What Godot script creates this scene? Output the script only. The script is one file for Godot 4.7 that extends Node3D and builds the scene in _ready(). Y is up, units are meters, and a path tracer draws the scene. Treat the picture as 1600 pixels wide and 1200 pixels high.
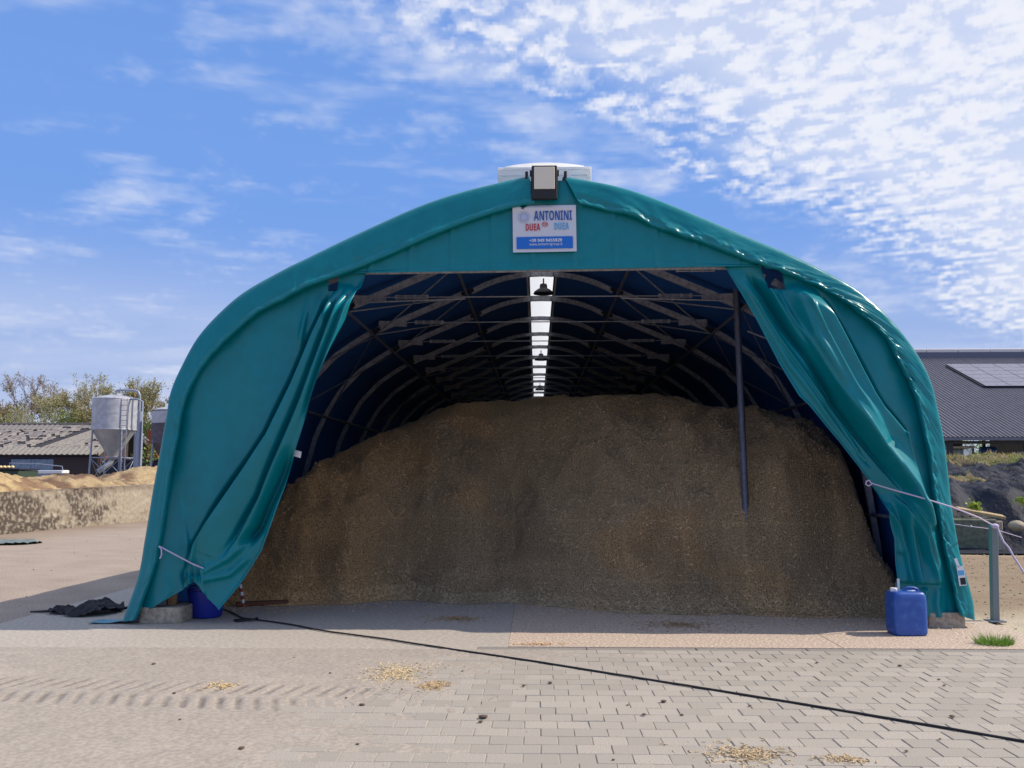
extends Node3D
# A green fabric storage tunnel on a farm yard, seen from its open front. x right, y up, -z away from the viewer; metres.

const D := 9.65          # the plane of the tunnel's front hood
const CX := 0.09         # the tunnel's centre line
var rng := RandomNumberGenerator.new()
var used := {}
var M := {}
var fn := FastNoiseLite.new()      # smooth fractal noise
var fr := FastNoiseLite.new()      # ridged noise
var fc := FastNoiseLite.new()      # cellular noise

# ---------------------------------------------------------------- naming
func numbered(called: String) -> String:
	var n: int = used.get(called, 0)
	used[called] = n + 1
	return called if n == 0 else "%s_%03d" % [called, n]

func tag(o: Node3D, label := "", category := "", group := "", kind := "") -> Node3D:
	if label: o.set_meta("label", label)
	if category: o.set_meta("category", category)
	if group: o.set_meta("group", group)
	if kind: o.set_meta("kind", kind)
	return o

func thing(called: String, label: String, category: String, at := Vector3.ZERO, group := "", turn := 0.0) -> Node3D:
	var o := Node3D.new()
	o.name = numbered(called)
	add_child(o)
	o.position = at
	o.rotation.y = turn
	return tag(o, label, category, group)

func part(called: String, mesh: Mesh, mat: Material, parent: Node3D, label := "", kind := "") -> MeshInstance3D:
	var o := MeshInstance3D.new()
	o.name = called
	o.mesh = mesh
	o.material_override = mat
	parent.add_child(o, true)
	tag(o, label, "", "", kind)
	return o

func solo(called: String, mesh: Mesh, mat: Material, label := "", category := "", group := "", kind := "") -> MeshInstance3D:
	var o := MeshInstance3D.new()
	o.name = numbered(called)
	o.mesh = mesh
	o.material_override = mat
	add_child(o)
	tag(o, label, category, group, kind)
	return o

func copy(o: Node3D, at: Vector3, turn: float, label: String) -> Node3D:
	var c: Node3D = o.duplicate()
	c.name = numbered(String(o.name))
	add_child(c)
	c.position = at
	c.rotation.y = turn
	c.set_meta("label", label)
	return c

# ---------------------------------------------------------------- materials
func noise(type: int, freq: float, oct: int, sd: int, frac := FastNoiseLite.FRACTAL_FBM) -> FastNoiseLite:
	var n := FastNoiseLite.new()
	n.noise_type = type
	n.frequency = freq
	n.seed = sd
	n.fractal_type = frac if oct > 1 else FastNoiseLite.FRACTAL_NONE
	n.fractal_octaves = maxi(oct, 1)
	n.fractal_gain = 0.55
	return n

func ntex(n: FastNoiseLite, cols: Array, offs: Array, size := 512) -> NoiseTexture2D:
	var t := NoiseTexture2D.new()
	t.width = size
	t.height = size
	t.seamless = true
	t.generate_mipmaps = false
	t.noise = n
	var g := Gradient.new()
	g.offsets = PackedFloat32Array(offs)
	g.colors = PackedColorArray(cols)
	t.color_ramp = g
	return t

func gray(v: float) -> Color:
	return Color(v, v, v)

func mat(c: Color, rough := 0.8, tex: Texture2D = null, metres := 1.0, bump: Texture2D = null, bump_cm := 1.0, metal := 0.0) -> StandardMaterial3D:
	var m := StandardMaterial3D.new()
	m.albedo_color = c
	m.roughness = rough
	m.metallic = metal
	if tex or bump:
		m.uv1_triplanar = true
		m.uv1_world_triplanar = true
		m.uv1_scale = Vector3.ONE / metres
	if tex: m.albedo_texture = tex
	if bump:
		m.heightmap_enabled = true
		m.heightmap_texture = bump
		m.heightmap_scale = bump_cm
	return m

func vc(m: StandardMaterial3D) -> StandardMaterial3D:
	m.vertex_color_use_as_albedo = true
	return m

func lin(r: float, g: float, b: float) -> Color:      # 8-bit sRGB to linear, for vertex colours
	return Color8(int(r), int(g), int(b)).srgb_to_linear()

# ---------------------------------------------------------------- geometry
func a2(a: Array) -> PackedVector2Array:
	var o := PackedVector2Array()
	for p in a: o.append(Vector2(p[0], p[1]))
	return o

func cr(p: PackedVector2Array, t: float) -> Vector2:       # Catmull-Rom through the points, t from 0 to 1
	var n := p.size() - 1
	var f := clampf(t, 0.0, 1.0) * n
	var i := mini(int(f), n - 1)
	return p[i].cubic_interpolate(p[i + 1], p[maxi(i - 1, 0)], p[mini(i + 2, n)], f - i)

func at_y(p: PackedVector2Array, y: float) -> float:       # x where a polyline passes height y
	for i in p.size() - 1:
		var a := p[i]
		var b := p[i + 1]
		if (y - a.y) * (y - b.y) <= 0.0 and a.y != b.y:
			return lerpf(a.x, b.x, (y - a.y) / (b.y - a.y))
	return p[0].x if absf(y - p[0].y) < absf(y - p[-1].y) else p[-1].x

func at_x(p: PackedVector2Array, x: float) -> float:
	for i in p.size() - 1:
		if (x - p[i].x) * (x - p[i + 1].x) <= 0.0 and p[i].x != p[i + 1].x:
			return lerpf(p[i].y, p[i + 1].y, (x - p[i].x) / (p[i + 1].x - p[i].x))
	return p[0].y if absf(x - p[0].x) < absf(x - p[-1].x) else p[-1].y

func ss(a: float, b: float, x: float) -> float:
	return smoothstep(a, b, x)

func grid(nu: int, nv: int, f: Callable, col = null, keep = null) -> ArrayMesh:
	var v := PackedVector3Array()
	var n := PackedVector3Array()
	var uv := PackedVector2Array()
	var c := PackedColorArray()
	var ix := PackedInt32Array()
	for j in nv + 1:
		for i in nu + 1:
			var p: Vector3 = f.call(float(i) / nu, float(j) / nv)
			v.append(p)
			uv.append(Vector2(float(i) / nu, float(j) / nv))
			if col != null: c.append(col.call(p, float(i) / nu, float(j) / nv))
	n.resize(v.size())
	var w := nu + 1
	for j in nv:
		for i in nu:
			var a := j * w + i
			if keep != null and not keep.call((v[a] + v[a + w + 1]) * 0.5): continue
			for t in [[a, a + 1, a + w], [a + 1, a + w + 1, a + w]]:
				var k: Vector3 = (v[t[2]] - v[t[0]]).cross(v[t[1]] - v[t[0]])
				for q in t:
					n[q] += k
					ix.append(q)
	for i in n.size(): n[i] = n[i].normalized() if n[i].length_squared() > 1e-20 else Vector3.UP
	var arr := []
	arr.resize(Mesh.ARRAY_MAX)
	arr[Mesh.ARRAY_VERTEX] = v
	arr[Mesh.ARRAY_NORMAL] = n
	arr[Mesh.ARRAY_TEX_UV] = uv
	if col != null: arr[Mesh.ARRAY_COLOR] = c
	arr[Mesh.ARRAY_INDEX] = ix
	var m := ArrayMesh.new()
	m.add_surface_from_arrays(Mesh.PRIMITIVE_TRIANGLES, arr)
	return m

func st_new() -> SurfaceTool:
	var s := SurfaceTool.new()
	s.begin(Mesh.PRIMITIVE_TRIANGLES)
	return s

func face(s: SurfaceTool, p: Array, c: Vector3) -> void:   # flat convex face turned away from c
	var nrm: Vector3 = (p[2] - p[0]).cross(p[1] - p[0]).normalized()
	var mid := Vector3.ZERO
	for q in p: mid += q / p.size()
	var flip := nrm.dot(mid - c) < 0.0
	if flip: nrm = -nrm
	for i in range(1, p.size() - 1):
		s.set_normal(nrm)
		s.add_vertex(p[0])
		s.set_normal(nrm)
		s.add_vertex(p[i + 1] if flip else p[i])
		s.set_normal(nrm)
		s.add_vertex(p[i] if flip else p[i + 1])

func box(s: SurfaceTool, c: Vector3, size: Vector3, bev := 0.0, b := Basis()) -> void:
	var h := size * 0.5
	if bev <= 0.0:
		for ax in 3:
			for sg in [-1.0, 1.0]:
				var u := Vector3.ZERO
				u[ax] = h[ax] * sg
				var e := Vector3.ZERO
				e[(ax + 1) % 3] = h[(ax + 1) % 3]
				var g := Vector3.ZERO
				g[(ax + 2) % 3] = h[(ax + 2) % 3]
				face(s, [c + b * (u + e + g), c + b * (u + e - g), c + b * (u - e - g), c + b * (u - e + g)], c)
		return
	var i := h - Vector3.ONE * bev
	for ax in 3:
		var a1 := (ax + 1) % 3
		var a2_ := (ax + 2) % 3
		for sg in [-1.0, 1.0]:
			var q := []
			for w in [[1, 1], [1, -1], [-1, -1], [-1, 1]]:
				var p := Vector3.ZERO
				p[ax] = h[ax] * sg
				p[a1] = i[a1] * w[0]
				p[a2_] = i[a2_] * w[1]
				q.append(c + b * p)
			face(s, q, c)
			for sh in [-1.0, 1.0]:
				var q2 := []
				for w in [[0, -1], [0, 1], [1, 1], [1, -1]]:
					var p := Vector3.ZERO
					p[ax] = (h[ax] if w[0] == 0 else i[ax]) * sg
					p[a1] = (i[a1] if w[0] == 0 else h[a1]) * sh
					p[a2_] = i[a2_] * w[1]
					q2.append(c + b * p)
				face(s, q2, c)
	for x in [-1.0, 1.0]:
		for y in [-1.0, 1.0]:
			for z in [-1.0, 1.0]:
				face(s, [c + b * Vector3(h.x * x, i.y * y, i.z * z), c + b * Vector3(i.x * x, h.y * y, i.z * z), c + b * Vector3(i.x * x, i.y * y, h.z * z)], c)

func bx(c: Vector3, size: Vector3, bev := 0.0, b := Basis()) -> ArrayMesh:
	var s := st_new()
	box(s, c, size, bev, b)
	return s.commit()

func tube(s: SurfaceTool, p: Array, r: float, sides := 6, r1 := -1.0) -> void:
	var rings := []
	var up := Vector3.UP
	for i in p.size():
		var t: Vector3 = (p[mini(i + 1, p.size() - 1)] - p[maxi(i - 1, 0)]).normalized()
		if absf(t.dot(up)) > 0.98: up = Vector3.RIGHT
		var u := (up - t * t.dot(up)).normalized()
		up = u
		var w := t.cross(u)
		var rr := r if r1 < 0.0 else lerpf(r, r1, float(i) / (p.size() - 1))
		var ring := []
		for k in sides:
			var a := TAU * k / sides
			ring.append([p[i] + (u * cos(a) + w * sin(a)) * rr, u * cos(a) + w * sin(a)])
		rings.append(ring)
	for i in p.size() - 1:
		for k in sides:
			var a = rings[i][k]
			var b = rings[i][(k + 1) % sides]
			var c = rings[i + 1][(k + 1) % sides]
			var d = rings[i + 1][k]
			for q in [a, c, b, a, d, c]:
				s.set_normal(q[1])
				s.add_vertex(q[0])
	for e in [0, p.size() - 1]:
		var pts := []
		for q in rings[e]: pts.append(q[0])
		face(s, pts, p[1] if e == 0 else p[e - 1])

func tb(p: Array, r: float, sides := 6, r1 := -1.0) -> ArrayMesh:
	var s := st_new()
	tube(s, p, r, sides, r1)
	return s.commit()

func lathe(prof: Array, sides := 24, axis := Basis(), at := Vector3.ZERO) -> ArrayMesh:
	return grid(sides, prof.size() - 1, func(u: float, v: float):
		var q = prof[int(round(v * (prof.size() - 1)))]
		var a: float = -TAU * u
		return at + axis * Vector3(cos(a) * q[0], q[1], sin(a) * q[0]))

func v3(x: float, y: float, z: float) -> Vector3:
	return Vector3(x, y, z)

# ---------------------------------------------------------------- sky
func sky_image() -> Image:
	var W := 4096
	var H := 2048
	var im := Image.create(W, H, false, Image.FORMAT_RGB8)
	im.fill(Color8(178, 178, 176))
	var cell := FastNoiseLite.new()
	cell.noise_type = FastNoiseLite.TYPE_CELLULAR
	cell.cellular_return_type = FastNoiseLite.RETURN_DISTANCE
	cell.cellular_jitter = 1.0
	cell.frequency = 1.0
	cell.seed = 5
	cell.domain_warp_enabled = true
	cell.domain_warp_amplitude = 0.7
	cell.domain_warp_frequency = 1.3
	cell.domain_warp_fractal_octaves = 3
	var big := noise(FastNoiseLite.TYPE_SIMPLEX_SMOOTH, 1.0, 4, 21)
	var fine := noise(FastNoiseLite.TYPE_SIMPLEX_SMOOTH, 1.0, 5, 8)
	fine.fractal_gain = 0.6
	var zen := Vector3(0.085, 0.23, 0.66)
	var mid := Vector3(0.175, 0.36, 0.82)
	var hor := Vector3(0.48, 0.57, 0.80)
	var white := Vector3(0.88, 0.90, 0.98)
	var j := 0
	while j < H / 2:
		var el := (0.5 - (j + 0.5) / H) * PI
		var near_row := el < 0.62
		var step := 2 if near_row else 4
		var i := 0
		while i < W:
			var az := wrapf((i + 0.5) / W * TAU, -PI, PI)      # 0 looks along -z, positive to the right
			var st := 1 if near_row and absf(az) < 0.62 else 4
			var se := sin(el)
			var k := 1.0 / (se + 0.07)
			var X := sin(az) * cos(el) * k
			var Z := -cos(az) * cos(el) * k
			var c := hor.lerp(mid, ss(0.0, 0.30, se))
			c = c.lerp(zen, ss(0.25, 0.95, se))
			# paler towards the sun's side, deeper away from it
			var sd := sin(az) * cos(el) * 0.72 + se * 0.69
			c = c.lerp(Vector3(0.54, 0.67, 0.97), 0.48 * ss(0.30, 1.0, sd))
			var b := big.get_noise_2d(X * 0.55 + 3.1, Z * 0.55)
			var field := ss(-0.12, 0.50, X * 0.75 + Z * 0.70 + 1.36 + b * 0.22) * ss(4.5, 2.0, X) * ss(1.5, -0.6, Z)   # the cloud field thickens to the right
			var fz := fine.get_noise_2d(X * 2.6, Z * 2.6)
			var f2 := fine.get_noise_2d(X * 9.0 + 30.0, Z * 9.0)
			var puff := 0.0
			if field > 0.0:
				var d1 := -cell.get_noise_2d(X * 13.0 + fz * 0.8, Z * 14.0 + fz * 0.8)
				var body := 0.95 * d1 + fz * 0.12 + f2 * 0.20 + 0.04
				var lo := 0.50 - 0.30 * field
				puff = ss(lo - 0.04, lo + 0.52, body) * ss(0.0, 0.25, field)
				puff = maxf(puff, 0.60 * ss(0.2, 1.0, field))
			var wm := big.get_noise_2d(X * 0.9 + 20.0, Z * 0.9) + 0.25 * ss(2.6, 1.6, -Z)
			var wisp := ss(0.10, 0.66, fine.get_noise_2d(X * 1.5 + 9.0 + Z * 0.5, Z * 3.0 - 4.0) * 0.8 + wm * 0.55) * 0.50
			wisp += ss(0.10, 0.75, fz * 0.7 + f2 * 0.35 + wm * 0.4) * 0.50
			var low := ss(0.27, 0.02, se) * ss(-0.42, 0.42, big.get_noise_2d(X * 0.25, Z * 0.55 + 7.0) + 0.05) * 0.50
			var cov := clampf(1.0 - 0.985 * (1.0 - puff * 0.95) * (1.0 - wisp * 0.55) * (1.0 - low), 0.0, 1.0)
			c = c.lerp(white, cov)
			var col := Color(c.x, c.y, c.z).linear_to_srgb()
			if st == 1 and step == 2:
				var el2 := (0.5 - (j + 1.5) / H) * PI
				im.set_pixel(i, j, col)
				im.set_pixel(i, j + 1, col)
				if el2 < -1.0: pass
				i += 1
			else:
				im.fill_rect(Rect2i(i, j, st, step), col)
				i += st
		j += step
	return im

# ---------------------------------------------------------------- shapes of the place
var ROOF := PackedVector2Array()
var LO := PackedVector2Array()
var LH := PackedVector2Array()
var RO := PackedVector2Array()
var RH := PackedVector2Array()

func slope_dir(l: PackedVector2Array, a: Vector2) -> Array:
	# nearest point of a polyline: [distance, side (+ right of its direction seen from the front), 0..1 along it]
	var best := 1e9
	var side := 1.0
	var along := 0.0
	for i in l.size() - 1:
		var e := l[i + 1] - l[i]
		var t := clampf((a - l[i]).dot(e) / e.length_squared(), 0.0, 1.0)
		var q := a - (l[i] + e * t)
		var d := q.length_squared()
		if d < best:
			best = d
			side = 1.0 if e.x * q.y - e.y * q.x >= 0.0 else -1.0
			along = (i + t) / (l.size() - 1)
	return [sqrt(best), side, along]

func folds(p: Vector2, F: Array) -> float:
	var h := 0.0
	for f in F:
		var bb: Rect2 = f.box
		if not bb.has_point(p): continue
		var r := slope_dir(f.l, p)
		var w: float = f.wr if r[1] > 0.0 else f.wl
		var g: float = exp(-pow(r[0] / w, 2.0) * f.get("sharp", 1.0))
		if f.has("slot"):
			var sd: float = r[0] * r[1] * f.slot
			var wn: float = minf(f.wl, f.wr)
			g -= 0.55 * exp(-pow((sd + 2.3 * wn) / (1.1 * wn), 2.0))
		h += f.a * g * ss(0.0, f.get("in", 0.12), r[2]) * (1.0 - f.get("out", 0.0) * ss(0.75, 1.0, r[2]))
	return h

func fold(l: Array, a: float, wl: float, wr: float, more := {}) -> Dictionary:
	var p := a2(l)
	var bb := Rect2(p[0], Vector2.ZERO)
	for q in p: bb = bb.expand(q)
	var d := {"l": p, "a": a, "wl": wl, "wr": wr, "box": bb.grow(2.6 * maxf(wl, wr))}
	d.merge(more)
	return d

func hood(O: PackedVector2Array, Hm: PackedVector2Array, nt: int, rough: float, sd: float) -> ArrayMesh:
	var q := [-0.03, 0.0, 0.012, 0.035, 0.07, 0.12]
	var zq := [-0.55, -0.14, -0.06, -0.02, -0.002, 0.006]
	return grid(nt, 34, func(u: float, v: float):
		var a := cr(O, u)
		var b := cr(Hm, u)
		var w := a.distance_to(b)
		var dir := (b - a) / w
		var k := v * 34.0
		var off := 0.0
		var z := 0.0
		if k < 5.0:
			var i := int(k)
			off = lerpf(q[i], q[i + 1], k - i)
			z = lerpf(zq[i], zq[i + 1], k - i)
		elif k <= 29.0:
			var t := (k - 5.0) / 24.0
			off = lerpf(0.12, w - 0.015, t) if w > 0.2 else lerpf(minf(0.12, w * 0.6), w - 0.015, t)
			z = 0.006 + 0.020 * sin(t * PI * 0.5)
			z += 0.012 * ss(0.80, 0.95, t)
		else:
			var t := (k - 29.0) / 5.0
			off = w - 0.015 + 0.022 * sin(t * PI * 0.6)
			z = 0.038 * cos(t * PI * 0.5) - 0.015 * t * t
		var p := a + dir * off
		var s := clampf(off / w, 0.0, 1.0)
		var band := ss(0.03, 0.2, s) * (1.0 - ss(0.985, 1.0, s) * 0.4)
		var len := u * (6.8)
		var wr := fr.get_noise_2d(len * 55.0 + s * 26.0 + sd, s * 9.0) * 0.5
		wr += fr.get_noise_2d(len * 130.0 + sd - s * 40.0, s * 30.0 + 50.0) * 0.30 * ss(0.35, 0.9, s)
		var near_hem := ss(0.60, 0.92, s)
		z += band * rough * (0.014 * wr + 0.012 * fn.get_noise_2d(len * 60.0 + sd, s * 20.0))
		z += near_hem * rough * 0.034 * fn.get_noise_2d(len * 210.0 + sd, s * 60.0 + 9.0)
		p += dir * (near_hem * rough * 0.012 * fn.get_noise_2d(len * 150.0 + sd + 77.0, 3.0))
		# the lower flap near the ground hangs a little looser
		return Vector3(p.x, maxf(p.y, 0.012), -D + z))

func ready_shapes() -> void:
	for p in [[4.36, 0], [4.26, 0.9], [4.18, 1.6], [4.03, 2.27], [3.88, 2.68], [3.6, 3.13], [3.25, 3.5], [2.92, 3.73], [2.62, 3.9], [1.25, 4.48], [0.82, 4.62], [0.4, 4.72], [0.21, 4.75]]:
		ROOF.append(Vector2(p[0], p[1]))
	LO = a2([[-4.46, 0.02], [-4.31, 0.51], [-4.25, 0.92], [-4.18, 1.46], [-4.07, 2.23], [-4.03, 2.51], [-3.92, 2.79], [-3.75, 3.11], [-3.51, 3.39], [-3.23, 3.63], [-2.81, 3.87], [-2.57, 3.99], [-2.04, 4.25], [-1.33, 4.57], [-0.80, 4.75], [-0.26, 4.88], [-0.08, 4.92]])
	LH = a2([[-4.28, 0.05], [-4.12, 0.51], [-4.05, 0.85], [-3.97, 1.53], [-3.89, 2.05], [-3.85, 2.32], [-3.74, 2.62], [-3.60, 2.84], [-3.37, 3.09], [-3.05, 3.37], [-2.78, 3.51], [-2.53, 3.64], [-1.95, 3.86], [-1.42, 4.09], [-0.86, 4.33], [-0.26, 4.53], [-0.01, 4.57]])
	RO = a2([[0.30, 4.91], [0.86, 4.80], [1.26, 4.67], [1.78, 4.45], [2.32, 4.21], [2.86, 3.97], [3.35, 3.70], [3.62, 3.50], [3.88, 3.23], [4.13, 2.86], [4.26, 2.55], [4.31, 2.28], [4.36, 1.94], [4.39, 1.60], [4.41, 1.26], [4.45, 0.88], [4.49, 0.63], [4.58, 0.27], [4.59, 0.07]])
	RH = a2([[0.48, 4.56], [1.01, 4.43], [1.40, 4.26], [1.86, 4.10], [2.31, 3.91], [2.67, 3.79], [3.00, 3.65], [3.18, 3.55], [3.39, 3.41], [3.74, 3.08], [3.87, 2.82], [3.99, 2.57], [4.09, 2.21], [4.15, 1.77], [4.19, 1.40], [4.24, 1.06], [4.27, 0.83], [4.34, 0.44], [4.40, 0.13]])

# heap: crest height across, and where its toe lies
var CREST := PackedVector2Array()
var TOE := PackedVector2Array()

func heap_h(x: float, z: float, detail := true) -> float:
	var wob := fn.get_noise_2d(x * 22.0, z * 22.0)
	var T := at_x(CREST, x + 0.12 * wob)
	T *= 1.0 - 0.05 * ss(-13.5, -20.0, z)
	var toe := at_x(TOE, x) + 0.25 * fn.get_noise_2d(x * 30.0, 11.0) + 0.12 * wob
	var r := toe - z
	if r <= 0.0 or T <= 0.0: return -0.03
	var ramp := lerpf(1.75, 3.0, ss(1.6, 3.6, x)) * r * (0.35 + 0.65 * ss(0.0, 0.9, r))
	ramp *= 1.0 + 0.22 * fn.get_noise_2d(x * 14.0 + 60.0, z * 8.0)
	var h := T * (1.0 - exp(-pow(ramp / maxf(T, 0.05), 1.6) * 1.15))
	if detail:
		var e := ss(0.0, 0.35, h)
		h -= 0.30 * exp(-pow((x + 1.35 - (h - 0.6) * 0.5) / 0.28, 2.0) - pow((h - 0.62) / 0.35, 2.0))
		h -= 0.22 * exp(-pow((x - 1.9) / 0.5, 2.0) - pow((h - 0.5) / 0.3, 2.0))
		e *= 1.0 - 0.55 * ss(-12.2, -12.9, z)
		h += e * (0.13 * fn.get_noise_2d(x * 45.0, z * 45.0) + 0.10 * fr.get_noise_2d(x * 70.0 + 20.0, z * 70.0) + 0.045 * fn.get_noise_2d(x * 260.0, z * 260.0))
	return h

func heap_c(p: Vector3) -> Color:
	var n := fn.get_noise_2d(p.x * 20.0 + p.y * 9.0, p.y * 26.0)
	var warm := clampf(ss(-1.2, -3.0, p.x + n * 1.2) + 0.5 * ss(0.1, 0.45, n), 0.0, 1.0)  # left slope painted warmer and paler as if lit; other patches random
	var c := lin(214, 188, 150).lerp(lin(238, 194, 138), warm)
	c = c.lerp(lin(164, 142, 116), ss(0.10, 0.42, fn.get_noise_2d(p.x * 34.0 + 90.0, p.y * 40.0 + p.z * 10.0)) * 0.4)
	return c

func dust_mask(x: float, z: float) -> float:
	var n := fn.get_noise_2d(x * 40.0, z * 55.0)
	var m := ss(0.6, -1.9, x + n * 0.9 + (z + 6.5) * 0.25)
	m = maxf(m, ss(1.6, -0.4, x + n) * ss(-7.3, -8.2, z + n * 0.4))
	return m

func joint_at(x: float, z: float) -> float:      # how near a paving joint lies, 0 to 1
	var row := roundf((z + 8.26) / 0.171)
	var k := (x - 0.02) / 0.205 - 0.5 * posmod(int(row), 2)
	var dx := absf(k - floorf(k) - 0.5) * 0.205
	return maxf(ss(0.014, 0.002, dx), 0.5 * ss(0.016, 0.004, absf(absf((z + 8.26) / 0.171 - row) - 0.5) * 0.171))

func dust_h(x: float, z: float) -> float:
	var m := dust_mask(x, z)
	var h := -0.0012 + 0.0083 * m
	h += m * (0.0035 * fn.get_noise_2d(x * 90.0, z * 120.0) + 0.0022 * fn.get_noise_2d(x * 420.0, z * 420.0))
	h += 0.0016 * fn.get_noise_2d(x * 300.0 + 7.0, z * 300.0)
	h -= 0.0030 * joint_at(x, z) * m * (0.45 + 0.8 * maxf(0.0, fn.get_noise_2d(x * 24.0, z * 30.0 + 60.0) + 0.3))
	# prints of tractor tyres: two rows of slanting lugs
	var zc := -6.86 + 0.09 * (x + 3.0) - 0.012 * (x + 3.0) * (x + 3.0) * -1.0
	for row in 2:
		var d := z - (zc + row * 0.42)
		if absf(d) < 0.2 and x < 0.9:
			var ph := x * 7.6 + d * (1.6 if row == 0 else -2.4)
			var lug := ss(0.62, 0.80, 0.5 + 0.5 * sin(ph * TAU)) * ss(0.2, 0.12, absf(d))
			lug *= ss(0.9, -0.4, x) * (0.55 + 0.9 * maxf(0.0, fn.get_noise_2d(x * 70.0, z * 70.0 + row * 40.0) + 0.25))
			h -= 0.011 * lug
	return h

func tyre_tint(x: float, z: float) -> float:
	var zc := -6.86 + 0.09 * (x + 3.0) + 0.012 * (x + 3.0) * (x + 3.0)
	var t := 0.0
	for row in 2:
		var d := z - (zc + row * 0.42)
		if absf(d) < 0.2 and x < 0.9:
			var ph := x * 7.6 + d * (1.6 if row == 0 else -2.4)
			t += ss(0.60, 0.82, 0.5 + 0.5 * sin(ph * TAU)) * ss(0.2, 0.1, absf(d)) * ss(0.9, -0.4, x) * (0.5 + maxf(0.0, fn.get_noise_2d(x * 70.0, z * 70.0 + row * 40.0) + 0.2))
	return clampf(t, 0.0, 1.0)

func ground_col(p: Vector3) -> Color:
	var x := p.x
	var z := p.z
	var n := fn.get_noise_2d(x * 7.0, z * 7.0)
	var n2 := fn.get_noise_2d(x * 45.0, z * 45.0)
	var c := lin(176, 160, 146)
	if x > 3.5:
		c = lin(178, 160, 136)
		var brown := ss(-10.4, -11.6, z + n * 0.9) * ss(-19.2, -18.2, z)
		c = c.lerp(lin(140, 117, 94), brown * (0.72 + 0.5 * n2))
		c = c.lerp(lin(196, 182, 160), ss(4.0, 4.6, x) * ss(-11.0, -10.2, z + n * 0.5))
	else:
		var strip := ss(-12.2, -13.6, x + (z + 25.0) * 0.02 + n * 0.7)     # dirt along the foot of the old wall
		c = c.lerp(lin(140, 120, 104), strip * 0.75 * ss(-0.5, 0.2, n2))
		c = c.lerp(lin(168, 152, 136), ss(0.1, 0.5, n) * 0.5)
		c = c.lerp(lin(160, 148, 138), ss(-9.0, -8.4, z) * 0.2)
	c = c.lerp(lin(120, 128, 92), ss(-40.0, -70.0, z))
	var n3 := fn.get_noise_2d(x * 110.0, z * 160.0)
	c = c.lerp(c * 0.72, ss(0.05, 0.5, n3) * (0.7 if x > 4.6 else 0.35))
	return c * (1.0 + 0.16 * n2)

# ---------------------------------------------------------------- build
func _ready() -> void:
	rng.seed = 77
	fn = noise(FastNoiseLite.TYPE_SIMPLEX_SMOOTH, 0.02, 3, 4)
	fr = noise(FastNoiseLite.TYPE_SIMPLEX_SMOOTH, 0.02, 3, 31, FastNoiseLite.FRACTAL_RIDGED)
	fc = noise(FastNoiseLite.TYPE_CELLULAR, 0.05, 1, 12)
	# camera
	var cam := Camera3D.new()
	cam.name = "camera"
	cam.position = v3(0, 1.56, 0)
	cam.rotation_degrees = v3(5.954, 1.563, 0)
	cam.fov = 46.4
	cam.near = 0.05
	cam.far = 1500.0
	add_child(cam)
	cam.current = true
	# sky
	var env := Environment.new()
	env.background_mode = Environment.BG_SKY
	var sky := Sky.new()
	var sm := PanoramaSkyMaterial.new()
	sm.panorama = ImageTexture.create_from_image(sky_image())
	sky.sky_material = sm
	env.sky = sky
	env.background_energy_multiplier = 1.0
	env.tonemap_mode = Environment.TONE_MAPPER_LINEAR
	env.tonemap_exposure = 1.0
	env.sdfgi_enabled = true
	env.ssao_enabled = true
	env.ssil_enabled = true
	var we := WorldEnvironment.new()
	we.name = "world_environment"
	we.environment = env
	add_child(we)
	# sun: to the right and a touch behind the front of the tunnel
	var sun := DirectionalLight3D.new()
	sun.name = "sun"
	sun.light_energy = 1.5
	sun.light_color = Color(1.0, 0.95, 0.87)
	sun.light_angular_distance = 0.5
	sun.shadow_enabled = true
	add_child(sun)
	sun.look_at_from_position(v3(1.05, 1.0, -0.055) * 50.0, Vector3.ZERO, Vector3.UP)
	ready_shapes()
	CREST = a2([[-4.3, 0], [-3.9, 0.5], [-3.64, 1.08], [-3.42, 1.44], [-3.12, 1.84], [-2.76, 2.06], [-2.32, 2.33], [-1.78, 2.60], [-1.24, 2.77], [-0.52, 2.87], [0.1, 2.88], [1.0, 2.87], [1.8, 2.86], [2.24, 2.72], [2.6, 2.54], [3.34, 2.42], [3.66, 2.26], [3.82, 2.0], [3.92, 1.5], [3.97, 0.95], [4.05, 0.6], [4.25, 0.28], [4.4, 0]])
	TOE = a2([[-4.4, -11.2], [-3.07, -10.9], [-1.98, -11.5], [-0.31, -11.2], [1.19, -10.6], [3.3, -10.3], [4.5, -10.3]])
	make_materials()
	build_ground()
	build_tunnel()
	build_heap()
	build_front_things()
	build_left()
	build_right()
	build_litter()

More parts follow.
